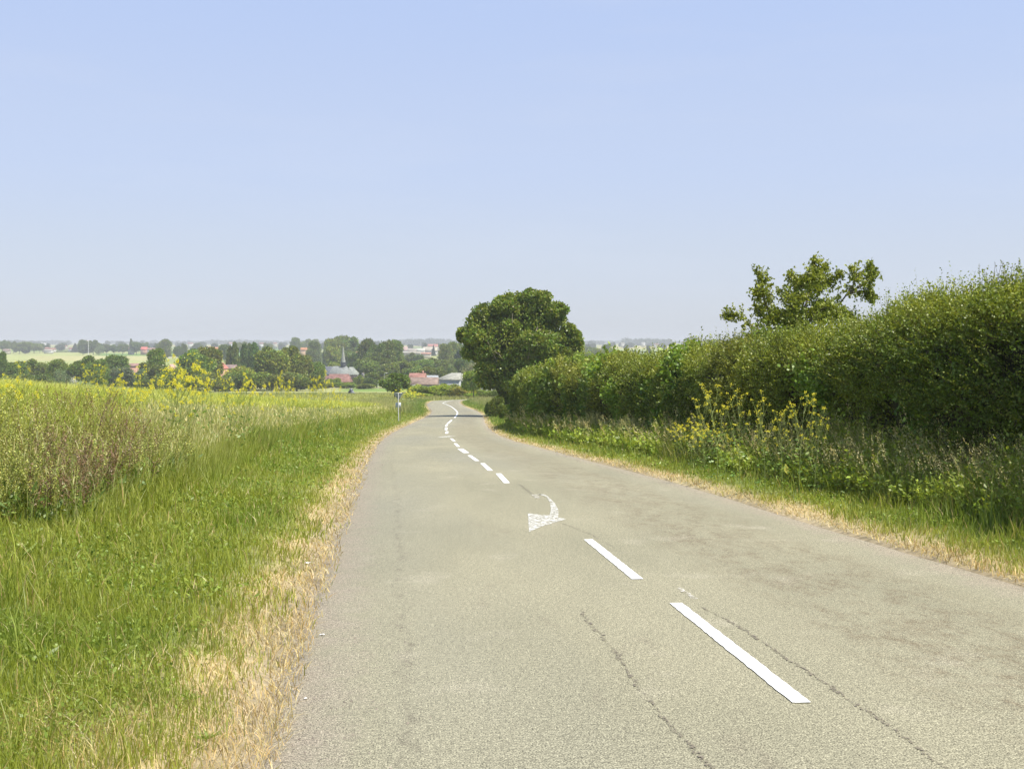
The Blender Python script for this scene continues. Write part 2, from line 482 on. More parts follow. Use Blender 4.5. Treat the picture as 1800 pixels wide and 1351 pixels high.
def paint_mat(name, keep, colr, scale=22):
    """road paint that has worn through in places; keep = share of paint left"""
    m, N, K = newmat(name)
    tc = N.new('ShaderNodeTexCoord')
    def nz(s, d, mp=None):
        n = N.new('ShaderNodeTexNoise'); n.inputs['Scale'].default_value = s; n.inputs['Detail'].default_value = d
        n.inputs['Roughness'].default_value = 0.7
        K.new(tc.outputs['Object'], n.inputs['Vector']); return n
    a_ = nz(scale, 5); b_ = nz(110, 3)
    ad = N.new('ShaderNodeMath'); ad.operation = 'MULTIPLY_ADD'; ad.inputs[1].default_value = 0.55
    K.new(b_.outputs['Fac'], ad.inputs[0]); K.new(a_.outputs['Fac'], ad.inputs[2])
    mr = N.new('ShaderNodeMapRange'); th = 0.775 + (keep - 0.5) * 0.32
    mr.inputs[1].default_value = th - 0.02; mr.inputs[2].default_value = th + 0.02
    mr.inputs[3].default_value = 1; mr.inputs[4].default_value = 0
    K.new(ad.outputs[0], mr.inputs[0])
    p = N.new('ShaderNodeBsdfPrincipled'); p.inputs['Base Color'].default_value = colr + (1,); p.inputs['Roughness'].default_value = 0.6
    t = N.new('ShaderNodeBsdfTransparent'); mx = N.new('ShaderNodeMixShader')
    K.new(mr.outputs[0], mx.inputs[0]); K.new(t.outputs[0], mx.inputs[1]); K.new(p.outputs[0], mx.inputs[2])
    o = N.new('ShaderNodeOutputMaterial'); K.new(mx.outputs[0], o.inputs[0])
    return m
M_PAINT = paint_mat('fresh road paint', 1.04, (0.83, 0.83, 0.81))
M_PAINT_OLD = paint_mat('worn road paint', 0.50, (0.72, 0.71, 0.66))
M_PAINT_GONE = paint_mat('nearly gone road paint', 0.36, (0.66, 0.63, 0.56))
M_CRACK = paint_mat('crack filling', 0.40, (0.20, 0.172, 0.125), 30)

# ------------------------------------------------------------------ ground sheet
# far fields: real colours of the crops (world rectangles given by the photo rows they fill)
GREEN, PALE, TANC, DEEP, MEAD = (0.17,0.24,0.07), (0.31,0.34,0.13), (0.40,0.37,0.118), (0.10,0.17,0.05), (0.24,0.29,0.10)
FIELDS = [  # px0, px1, py0, py1 (rows), colour
    (-500, 2600, 602, 606.5, (0.24,0.26,0.13)), (-500, 2600, 606.5, 609, TANC), (-500, 2600, 609, 612, GREEN), (-500, 2600, 612, 616, PALE), (-500, 2600, 616, 619, GREEN),
    (-500, 500, 618.5, 621.5, PALE), (-500, 700, 621.5, 648, (0.33,0.36,0.14)), (165, 272, 621.5, 625.8, (0.17,0.27,0.07)), (60, 300, 626, 634, (0.38,0.37,0.17)),
    (272, 420, 618, 627, (0.15,0.26,0.07)), (280, 420, 627.5, 630, (0.33,0.33,0.24)), (280, 450, 630, 642, (0.29,0.33,0.11)), (400, 520, 612, 632, (0.14,0.25,0.07)),
    (520, 700, 612, 622, PALE), (540, 720, 622, 632, MEAD), (500, 640, 632, 642, (0.30,0.38,0.09)), (690, 900, 616, 632, PALE),
    (1000, 1290, 604.5, 607.5, PALE), (1050, 1220, 607.5, 612.5, TANC), (1050, 1200, 612.5, 617, (0.30,0.35,0.14)), (1190, 1240, 606, 611, (0.15,0.26,0.09)),
    (1050, 1600, 617, 619, GREEN), (1050, 1600, 619, 622, (0.28,0.32,0.13)), (1050, 2600, 622, 640, (0.22,0.29,0.09)), (1268, 1700, 603.5, 608.5, (0.46,0.38,0.18)), (1240, 2600, 609, 616, (0.33,0.36,0.15)),
]
def row_Y(py):
    ys = np.geomspace(300, 12000, 4000)
    return ys[np.argmax(HY - FPX * Rprof(ys) / ys <= py)] if py > 602.4 else 12000.0
_fl = [(a_, b_, row_Y(d_), row_Y(c_), k_) for a_, b_, c_, d_, k_ in FIELDS]

def ground_colour(X, Y, S):
    n1 = fbm(X/9, Y/9); n2 = fbm(X/1.3 + 40, Y/1.3)
    C = np.empty(X.shape + (3,)); C[:] = (0.15, 0.19, 0.055)
    edge = np.minimum(np.abs(S + HALF), np.abs(S - HALF))
    def put(mask, c):
        m = np.clip(mask, 0, 1)[..., None]; C[:] = C*(1-m) + np.array(c)*m
    # standing crop and the descending field on the left
    sl = -S - HALF
    put(sstep(4, 7, sl) * (Y < 600) * (X < 0), (0.30, 0.33, 0.10))
    put(sstep(90, 130, Y) * sstep(3, 6, sl) * (Y < 600) * (X < 5), (0.335, 0.365, 0.125))
    put((Y > 385) * (Y < 600) * (X < 20), (0.34, 0.35, 0.15))
    px = CX + FPX * X / np.maximum(Y, 1)
    for a_, b_, y0, y1, c in _fl:
        put((px > a_) & (px < b_) & (Y >= y0) & (Y < y1), c)
    put((Y > 405) * (Y < 492) * (px > 600) * (px < 720), (0.19, 0.27, 0.08))
    put((Y >= 492) * (Y < 512) * (px < 800), (0.42, 0.38, 0.22))
    put((Y >= 512) * (Y < 900) * (px < 1000), (0.16, 0.20, 0.06))
    # verge, bare dusty edge
    put(sstep(1.1, 0.35, np.abs(S) - HALF + 0.5*(n2 - 0.5)) * (np.abs(S) < 6), (0.43, 0.345, 0.19))
    put(sstep(0.4, 0.1, np.abs(S) - HALF) * (np.abs(S) < 5), (0.28, 0.24, 0.18))
    return C * (0.9 + 0.2*n1)[..., None]

def build_ground():
    rows = np.concatenate([np.arange(-25, 0, 1.0), np.arange(0, 60, 0.4), np.arange(60, 330, 1.0), np.geomspace(330, 12000, 330)])
    half = np.concatenate([np.arange(0, 8, 0.4), np.arange(8, 24, 1.0), np.geomspace(24, 120, 40)])
    cols = np.concatenate([-half[::-1][:-1], half])
    # columns spread out with distance
    g = np.maximum(1.0, rows / 85.0)
    far = sstep(280, 700, rows)
    uni = np.linspace(-1, 1, len(cols)) * 62
    S = cols[None, :] * (1-far)[:, None] + uni[None, :] * far[:, None]
    cen = np.where(rows < 250, Cx(np.minimum(rows, 250)), 0)
    cen = Cx(np.clip(rows, -30, 250)) * (1 - sstep(250, 420, rows))
    X = cen[:, None] + S * g[:, None]
    Y = np.repeat(rows[:, None], len(cols), 1)
    D = road_dist(X, Y).reshape(X.shape)
    sp = np.gradient(X, axis=1)
    Z = H0(X, Y)
    m = np.abs(D)
    lim = HALF + 0.05 + 0.6*np.clip(sp - 0.5, 0, 3)
    Z = Z - 0.14 * (1 - sstep(lim, lim + 0.25, m))
    Z = Z + 0.07*(fbm(X/1.7, Y/1.7) - 0.5) * (m > HALF + 0.3) * (Y < 300)
    C = ground_colour(X, Y, D)
    B = Buf()
    nr, nc = X.shape
    i, j = np.meshgrid(np.arange(nr-1), np.arange(nc-1), indexing='ij')
    b = (i*nc + j).ravel()
    B.add(np.stack([X, Y, Z], -1).reshape(-1, 3), np.stack([b, b+1, b+nc+1, b+nc], 1), C.reshape(-1, 3))
    return tag(B.build('ground', M_GROUND, smooth=True), 'rolling farmland of pale crop fields falling into a valley', 'ground', kind='structure')
build_ground()

def build_road():
    offs = np.array([-3.25, -3.08, -2.4, -1.6, -0.8, 0, 0.8, 1.6, 2.4, 3.08, 3.3])
    # refine centreline
    n = len(CL)
    V = []; UV = []
    for k in range(n):
        for o in offs:
            w = 0.12*(vnoise(ARC[k]*0.45, o > 0) - 0.5) if abs(o) > 3.0 else 0
            x, y = CL[k] + NRM[k]*(o + w)
            V.append((x, y)); UV.append((o, ARC[k]))
    V = np.array(V); z = H0(V[:, 0], V[:, 1]) * 1.0
    # use the height at the centre, with a slight camber
    off = np.tile(offs, n)
    z = np.repeat(H0(CL[:, 0], CL[:, 1]), len(offs)) - 0.012*off**2/3 - np.where(np.abs(off) > 3.2, 0.09, 0)
    B = Buf(); m = len(offs)
    i, j = np.meshgrid(np.arange(n-1), np.arange(m-1), indexing='ij')
    b = (i*m + j).ravel()
    F = np.stack([b, b+1, b+m+1, b+m], 1)
    B.add(np.column_stack([V, z]), F, (0.28, 0.27, 0.21))
    o = B.build('road', M_ROAD, smooth=True)
    me = o.data
    ul = me.uv_layers.new(name='metres')
    UV = np.array(UV, np.float32)
    li = np.zeros(len(me.loops), np.int32); me.loops.foreach_get('vertex_index', li)
    ul.data.foreach_set('uv', UV[li].ravel())
    return tag(o, 'worn grey country road winding downhill', 'road', kind='structure')
build_road()

def road_z(X, Y):
    """height of the road surface"""
    S = road_dist(X, Y)
    X = np.asarray(X, float).ravel(); Y = np.asarray(Y, float).ravel()
    d2 = (X[:, None]-CL[None, :, 0])**2 + (Y[:, None]-CL[None, :, 1])**2
    k = np.argmin(d2, axis=1)
    lon = (X - CL[k, 0])*TAN[k, 0] + (Y - CL[k, 1])*TAN[k, 1]
    zc = H0(CL[:, 0], CL[:, 1])
    g = np.gradient(zc, ARC)
    return zc[k] + g[k]*lon - 0.012*np.clip(np.abs(S), 0, 3.1)**2/3
def road_px(px, py):
    """road surface point through a photo pixel"""
    ys = np.concatenate([np.arange(4, 60, 0.01), np.arange(60, 300, 0.05)])
    xs = (px - CX) * ys / FPX
    zc = Rprof(ys)
    pr = HY - FPX * zc / ys
    k = np.argmax(pr <= py)
    return xs[k], ys[k]

# ------------------------------------------------------------------ road markings
def flat_strip(name, pts, widths, mat, lift=0.006, ragged=0.0, label=None, cat='road marking', nseg=None, group=None):
    pts = np.asarray(pts, float)
    d = np.concatenate([[0], np.cumsum(np.linalg.norm(np.diff(pts, axis=0), axis=1))])
    n = nseg or max(2, int(d[-1] / 0.07) + 1)
    t = np.linspace(0, d[-1], n)
    P = np.stack([np.interp(t, d, pts[:, 0]), np.interp(t, d, pts[:, 1])], 1)
    W = np.interp(t, np.linspace(0, d[-1], len(widths)) if np.ndim(widths) else [0], widths) if np.ndim(widths) and len(widths) != n else np.asarray(widths)
    T = np.gradient(P, axis=0); T /= np.linalg.norm(T, axis=1)[:, None]
    Nn = np.stack([T[:, 1], -T[:, 0]], 1)
    r1 = W/2 + ragged*(rng.random(n)-0.5); r2 = W/2 + ragged*(rng.random(n)-0.5)
    L = P - Nn*r1[:, None]; R_ = P + Nn*r2[:, None]
    zl = road_z(L[:, 0], L[:, 1]) + lift; zr = road_z(R_[:, 0], R_[:, 1]) + lift
    V = np.empty((2*n, 3)); V[0::2] = np.column_stack([L, zl]); V[1::2] = np.column_stack([R_, zr])
    b = np.arange(n-1)*2
    B = Buf(); B.add(V, np.stack([b, b+1, b+3, b+2], 1), (0.8, 0.8, 0.8))
    o = B.build(name, mat)
    return tag(o, label, cat, kind='structure')

dash_px = [((1188,1060),(1409,1235),0.105), ((1034,948),(1121,1018),0.105), ((876,832),(891,849),0.118), ((848,814),(862,827),0.118),
           ((825,800),(839,810),0.118), ((809,788.5),(820,796),0.2), ((800,779),(806,785),0.125), ((793,770.5),(799,775.5),0.13)]
names = ['long near white dash nearest the camera', 'second white dash from the camera, below the worn arrow', 'white dash just beyond the worn arrow',
         'fourth white centre dash going away from the camera', 'fifth white centre dash going away from the camera', 'sixth white centre dash going away from the camera',
         'seventh white centre dash going away from the camera', 'small white dash beside the sideways tick']
for (p0, p1, w), nm in zip(dash_px, names):
    a_ = road_px(*p0); b_ = road_px(*p1)
    flat_strip('road_dash', [a_, b_], [w, w], M_PAINT, 0.0055, 0.009, nm)
for (p0, p1), nm in zip([((785,762),(786,758)), ((784,756),(784.5,751)), ((784,749),(786,745.5)), ((786.5,744.5),(794,738))],
                        ['short white dash at the bend, nearest of four', 'short white dash at the bend, second of four', 'short white dash at the bend, third of four', 'longer white dash at the bend just before the tree shadow']):
    a_ = road_px(*p0); b_ = road_px(*p1)
    flat_strip('road_dash', [a_, b_], [0.17, 0.17], M_PAINT, 0.008, 0.0, nm)
solid = [road_px(*p) for p in ((799,734.5),(803,729),(804,724.5),(799,719),(792,714),(784,710.5),(779,708))]
sx = [p[0] for p in solid] + [-13.2, -8.6, -2.4, 6, 18]
sy = [p[1] for p in solid] + [259.0, 266.3, 269.8, 272.4, 275]
tt = np.arange(len(sx)); fx_, fy_ = hermite(tt, sx), hermite(tt, sy)
q = np.linspace(0, len(sx)-1, 90)
flat_strip('road_centre_line', np.stack([fx_(q), fy_(q)], 1), [0.16, 0.16], M_PAINT, 0.02, 0, 'thin solid white centre line through the far double bend', nseg=160)
flat_strip('road_tick', [road_px(776,768.5), road_px(792,766.3)], [0.5, 0.6], M_PAINT_OLD, 0.006, 0.02, 'faded white sideways tick across the left lane')
flat_strip('road_dash', [road_px(1192,1033), road_px(1224,1054)], [0.03, 0.05], M_PAINT_GONE, 0.006, 0.03, 'worn leftover scrap of white paint right of the nearest dashes')
flat_strip('road_dash', [road_px(938,869), road_px(946,876)], [0.10, 0.10], M_PAINT_GONE, 0.006, 0.05, 'faint scrap of old paint beside the worn arrow tail')

def flat_poly(name, pix, mat, label, lift=0.006):
    """polygon on the road, filled as a fan of small triangles"""
    P = np.array([road_px(*p) for p in pix])
    c = P.mean(0); B = Buf()
    V = np.vstack([c, P]); z = road_z(V[:, 0], V[:, 1]) + lift
    n = len(P)
    F = [(0, 1+i, 1+(i+1) % n) for i in range(n)]
    B.add(np.column_stack([V, z]), F, (0.8, 0.8, 0.8))
    return B, z
# worn direction arrow: head + curved tail in one painted mark
B, _z = flat_poly('x', [(928,902),(945,904),(966,906),(996,912.5),(975,918),(950,926),(930,934),(929,918)], M_PAINT_OLD, '')
tail = [(938,871),(950,868.5),(962,873),(971,884),(975,896),(973,910)]
tp = np.array([road_px(*p) for p in tail])
tw = [0.02, 0.09, 0.03, 0.07, 0.11, 0.13]
d = np.concatenate([[0], np.cumsum(np.linalg.norm(np.diff(tp, axis=0), axis=1))])
n = 26; t = np.linspace(0, d[-1], n)
P = np.stack([np.interp(t, d, tp[:, 0]), np.interp(t, d, tp[:, 1])], 1); W = np.interp(t, d, tw)
# constant lateral width, so the tail reads the same width across the road
L = P.copy(); R_ = P.copy(); L[:, 0] -= W/2; R_[:, 0] += W/2
V = np.empty((2*n, 3)); V[0::2] = np.column_stack([L, road_z(L[:, 0], L[:, 1]) + 0.006]); V[1::2] = np.column_stack([R_, road_z(R_[:, 0], R_[:, 1]) + 0.006])
b = np.arange(n-1)*2
B.add(V, np.stack([b, b+1, b+3, b+2], 1), (0.8, 0.8, 0.8))
tag(B.build('road_arrow', M_PAINT_OLD), 'worn white painted arrow with a curved tail pointing right on the road', 'road marking', kind='structure')

def crack(pix, w, label, mat=M_CRACK):
    P = np.array([road_px(*p) for p in pix])
    d = np.concatenate([[0], np.cumsum(np.linalg.norm(np.diff(P, axis=0), axis=1))])
    n = int(d[-1]/0.06); t = np.linspace(0, d[-1], n)
    x = np.interp(t, d, P[:, 0]) + 0.05*(fbm(t*2, t*0+len(pix)) - 0.5) + 0.02*(rng.random(n)-0.5); y = np.interp(t, d, P[:, 1])
    flat_strip('road_crack', np.stack([x, y], 1), w*(0.5 + 0.7*rng.random(n)), mat, 0.004, w*0.7, label, 'road crack', nseg=n)
crack([(1020,1072),(1085,1150),(1130,1215),(1180,1275),(1255,1351)], 0.030, 'long brown crack running down the middle of the left lane')
crack([(1235,1066),(1290,1095),(1340,1130),(1440,1192),(1540,1262),(1660,1351)], 0.030, 'brown scar beside the long near dash')
crack([(913,851),(925,860),(936,868)], 0.05, 'short dark scar leading to the worn arrow')
crack([(985,918),(1030,935),(1080,962)], 0.02, 'faint scar beyond the second dash')

# ------------------------------------------------------------------ grass
BANDS = [(4, 6.5), (6.5, 9), (9, 13), (13, 19), (19, 28), (28, 42), (42, 62), (62, 92), (92, 135), (135, 200), (200, 262)]
def scatter(band, s0, s1, side, dens, ymin=None):
    """points on a strip s0..s1 outside the road edge; side -1 left, +1 right; dens per m2"""
    y0, y1 = band
    n = int((y1-y0)*(s1-s0)*dens)
    if n <= 0: return np.zeros((0, 2)), np.zeros(0)
    Y = y0 + (y1-y0)*rng.random(n); s = s0 + (s1-s0)*rng.random(n)
    X = Cx(Y) + side*(HALF + s)
    vis = np.abs(X) < 0.47*Y + 1.6
    return np.stack([X, Y], 1)[vis], s[vis]
def ground_z(X, Y):
    return H0(X, Y) + 0.07*(fbm(X/1.7, Y/1.7) - 0.5)
def vary(c, n, v=0.18, h=0.1):
    c = np.broadcast_to(np.asarray(c, float), (n, 3)).copy()
    c *= (1 + v*(rng.random((n, 1))*2-1))
    c[:, 0] *= 1 + h*(rng.random(n)*2-1)
    return np.clip(c, 0.004, 0.9)
def mixcol(a_, b_, t):
    t = np.clip(t, 0, 1)[:, None]; return np.asarray(a_)*(1-t) + np.asarray(b_)*t
G_FRESH, G_DEEP, G_YEL, STRAW, BROWNST = (0.300,0.345,0.048), (0.215,0.290,0.042), (0.39,0.41,0.09), (0.60,0.47,0.21), (0.38,0.28,0.14)

def Vw(Y):        # width of the mown left verge
    return 2.75 + 0.022*np.clip(Y, 0, 45) + 0.7*(fbm(Y/5, Y*0+3) - 0.5)

def build_verge(side):
    B = Buf(); D = Buf()
    for y0, y1 in BANDS:
        ym = 0.5*(y0+y1); k = ym/5.5
        dens = 3000 / k**1.75; ws = 0.0048*max(1, k)**0.9
        smax = (7.5 if y1 <= 13 else 4.6) if side < 0 else 2.7
        P2, s = scatter((y0, y1), -0.02, smax, side, dens)
        X, Y = P2[:, 0], P2[:, 1]; n = len(X)
        n1 = fbm(X/0.42, Y/0.8); n2 = fbm(X/2.5+9, Y/2.5+4); n3 = vnoise(X/0.25, Y/0.3)
        # dry, sun-bleached strip along the asphalt; wider and patchy close to the camera on the left
        if side < 0:
            dw = 0.24 - 0.1*sstep(14, 50, Y)
            patch = sstep(0.56, 0.68, n1) * sstep(2.2, 0.7, s) * sstep(12, 6.5, Y) * 0.6
        else:
            dw = 0.36 - 0.12*sstep(14, 60, Y)
            patch = 0*s
        dry = np.maximum(sstep(dw + 0.40, dw - 0.05, s + 0.9*(n1-0.5)), patch)
        isdry = rng.random(n) < dry*0.97
        bare = (s < 0.22 + 0.35*(n3-0.4)) & (rng.random(n) < 0.6)
        # green
        g = ~isdry & ~bare
        c = mixcol(mixcol(G_FRESH, G_DEEP, sstep(0.45, 0.62, n2)), G_YEL, sstep(0.52, 0.75, n1)*0.6 + sstep(1.4, 0.5, s)*0.35)
        c = c * (1 + 0.22*(rng.random((n, 1))*2-1))
        lonely = rng.random(n) < 0.07
        c[lonely] = vary(STRAW, lonely.sum())*0.85
        h = (0.05 + 0.12*rng.random(n)**1.3) * (0.45 + 1.3*fbm(X/0.35+70, Y/0.45)) * (0.75 + 0.8*n2) * (0.55 + 0.55*sstep(0.3, 1.5, s))
        if side < 0:
            h = h * (1 + 1.6*sstep(1.8, 4.2, s)*sstep(11, 15, Y)) * (1 + 0.5*sstep(1.5, 4, s))
        else:
            h = h * (1.15 + 0.9*sstep(1.2, 2.6, s))
        tall = (rng.random(n) < 0.012); h = np.where(tall, h*2.1, h)
        z = ground_z(X, Y)
        az = rng.random(n)*2*np.pi
        add_blades(B, np.column_stack([X, Y, z-0.01])[g], h[g], (ws*(0.7+0.6*rng.random(n)))[g], az[g], 0.15+0.65*rng.random(g.sum())**1.5, c[g], two=ym < 20)
        # straw: short, mostly flattened
        g = isdry & (rng.random(n) < 0.8) & ~(bare & (s < 0.05))
        hh = (0.045 + 0.11*rng.random(n)) * (0.8 + 0.4*sstep(0.2, 1.0, s))
        c = vary(STRAW, n, 0.25); m = rng.random(n) < 0.3; c[m] = vary(BROWNST, m.sum(), 0.3); m = rng.random(n) < 0.12; c[m] = vary((0.72,0.62,0.40), m.sum(), 0.1)
        lean = 0.35 + 1.1*rng.random(n)
        add_blades(D, np.column_stack([X, Y, z])[g], hh[g], (ws*0.9*(0.6+0.6*rng.random(n)))[g], az[g], lean[g], c[g], two=ym < 12)
    # clover and small broad leaves in patches between the blades
    for y0, y1 in BANDS[:6]:
        ym = 0.5*(y0+y1); k = ym/5.5
        P2, s = scatter((y0, y1), 0.45, 6.0 if (side < 0 and y1 <= 13) else 3.2, side, 1300/k**1.7)
        X, Y = P2[:, 0], P2[:, 1]
        ok = (fbm(X/0.6+15, Y/0.8+60) > 0.50) & (s > 0.5 + 0.6*rng.random(len(s))); X, Y = X[ok], Y[ok]; n = len(X)
        P = np.column_stack([X, Y, ground_z(X, Y) + 0.03 + 0.06*rng.random(n)])
        add_leaves(B, P, unit(np.column_stack([rng.normal(size=(n, 2)), 0.3+0.5*rng.random(n)])), (0.016+0.024*rng.random(n)**2)*k**0.7, (0.010+0.010*rng.random(n))*k**0.7, vary((0.25,0.33,0.06), n, 0.3))
        # fallen bleached stems
        m = int(n*0.03); i = rng.integers(0, n, m) if n else np.zeros(0, int)
        add_blades(D, P[i] + np.array([0, 0, 0.02]), 0.08+0.08*rng.random(m), 0.004*k**0.8, rng.random(m)*6.28, 0.9+0.5*rng.random(m), vary((0.52,0.47,0.24), m, 0.25), two=True)
    nm = 'left' if side < 0 else 'right'
    tag(B.build('verge_grass', M_GRASS), 'fresh green grass verge on the %s side of the road' % nm, 'grass', kind='stuff')
    tag(D.build('dry_grass', M_STRAW), 'sun-bleached straw-coloured grass along the %s edge of the asphalt' % nm, 'dry grass', kind='stuff')
build_verge(-1); build_verge(1)

# loose stones along both asphalt edges
def build_gravel():
    B = Buf()
    for y0, y1 in BANDS[:6]:
        ym = (y0+y1)/2
        for side in (-1, 1):
            n = int((y1-y0)*260/(ym/5.5)**1.2)
            Y = y0 + (y1-y0)*rng.random(n); s = -0.75 + 0.95*np.sqrt(rng.random(n)) + 0.1*rng.normal(size=n)
            s = np.minimum(s, 0.3)
            X = Cx(Y) + side*(HALF + s)
            z = np.where(s < 0, road_z(X, Y), ground_z(X, Y))
            r = (0.003 + 0.006*rng.random(n)**3) * max(1, ym/14)
            o = np.array([(1,0,0),(0,1,0),(-1,0,0),(0,-1,0),(0,0,0.75),(0,0,-0.3)], float)
            V = np.column_stack([X, Y, z])[:, None] + o[None]*r[:, None, None]*(0.7+0.6*rng.random((n, 6, 1)))
            F = np.array([(0,1,4),(1,2,4),(2,3,4),(3,0,4)])
            FF = (F[None] + 6*np.arange(n)[:, None, None]).reshape(-1, 3)
            c = vary((0.25,0.22,0.18), n, 0.35, 0.05)
            B.add(V.reshape(-1, 3), FF, np.repeat(c, 6, axis=0))
    tag(B.build('gravel', M_PEBBLE), 'loose small stones scattered along the asphalt edges', 'gravel', kind='stuff')
build_gravel()

# ------------------------------------------------------------------ tall growth on the left
def left_points(y0, y1, dens, smin, smax=1e9):
    n = int((y1-y0)*dens*max(4, 0.46*y1+3 - 0))
    Y = y0 + (y1-y0)*rng.random(n)
    X = -(0.47*y1 + 2)*rng.random(n)
    s = Cx(Y) - HALF - X
    ok = (s > smin(Y)) & (s < smax) & (X > -0.47*Y - 1.5)
    return X[ok], Y[ok], s[ok]
FRONT = lambda X: 12.6 + 1.2*(fbm(X/1.2, X*0+8) - 0.5)

def build_tall_grass():
    """seeding meadow grass between the mown verge and the crop"""
    B = Buf()
    for y0, y1 in [(12, 15), (15, 19), (19, 25), (25, 34), (34, 48), (48, 68), (68, 100), (100, 150), (150, 250)]:
        ym = (y0+y1)/2
        X, Y, s = left_points(y0, y1, 620/(ym/13)**1.65, lambda Y: Vw(Y) - 0.7, 6.5)
        n = len(X)
        v = Vw(Y)
        w = np.clip((s - v + 0.7)/1.4, 0, 1)
        n2 = fbm(X/1.6+3, Y/2.2+9)
        keep = (Y > FRONT(X)) & (rng.random(n) < (1 - 0.88*sstep(1.2, 4.0, s - v)) * (0.15 + 0.85*sstep(16, 23, Y + 2.5*(n2-0.5))))
        h = (0.28 + 0.62*w*(0.7+0.6*n2))*(0.7+0.45*rng.random(n))
        h *= (1 - 0.35*sstep(50, 110, Y))
        c = mixcol(mixcol((0.28,0.34,0.05), (0.46,0.48,0.13), w), (0.66,0.61,0.30), sstep(0.42, 0.66, n2)*0.6*w + 0.16*rng.random(n))
        c = c*(1+0.2*(rng.random((n, 1))*2-1))
        az = 0.3 + 1.6*rng.normal(size=n)
        z = ground_z(X, Y)
        add_blades(B, np.column_stack([X, Y, z])[keep], h[keep], (0.006*(ym/12)**0.95), az[keep], (0.08+0.45*rng.random(n)**1.6)[keep], c[keep], two=ym < 30)
        # pale seed heads: short wide strokes near the tops
        m = keep & (rng.random(n) < 0.35) & (w > 0.4)
        P = np.column_stack([X, Y, z + h*0.88])[m]
        k = m.sum()
        ln = np.stack([np.cos(az[m]), np.sin(az[m]), np.zeros(k)], 1)*(0.1*h[m])[:, None]
        add_leaves(B, P + ln, unit(np.column_stack([rng.normal(size=(k, 2))*0.3, np.ones(k)])), 0.11*(1+rng.random(k)*0.8), 0.010*(ym/12)**0.9, vary((0.66,0.62,0.31), k, 0.2))
    # right bank past the hedge end, both sides of the far bends
    for y0, y1, sd in [(88, 130, 1), (130, 190, 1), (190, 262, 1), (130, 190, -1), (190, 262, -1)]:
        P2, s = scatter((y0, y1), 0.6, 13, sd, 9 if y0 < 130 else 4)
        X, Y = P2[:, 0], P2[:, 1]; n = len(X)
        h = 0.15 + 0.75*sstep(0.8, 3.2, s)*(0.6+0.6*rng.random(n))
        c = mixcol((0.19,0.29,0.05), (0.48,0.43,0.22), sstep(1.0, 3.5, s)*0.9*fbm(X/5, Y/5)*1.5)
        add_blades(B, np.column_stack([X, Y, ground_z(X, Y)]), h, 0.075*y1/120, rng.random(n)*6.28, 0.2, c, two=False)
    # beyond the far bend
    n = 9000
    X = -30 + 75*rng.random(n); Y = 262 + 32*rng.random(n)
    D = np.abs(road_dist(X, Y)); ok = D > HALF + 0.8
    X, Y, D = X[ok], Y[ok], D[ok]; n = len(X)
    h = 0.2 + 0.7*sstep(1, 3, D-HALF)*rng.random(n)
    c = mixcol((0.24,0.30,0.07), (0.45,0.40,0.2), fbm(X/6, Y/4)*1.2)
    add_blades(B, np.column_stack([X, Y, ground_z(X, Y)]), h, 0.16, rng.random(n)*6.28, 0.2, c, two=False)
    tag(B.build('tall_grass', M_GRASS), 'tall seeding meadow grass between verge and crop', 'grass', kind='stuff')
build_tall_grass()

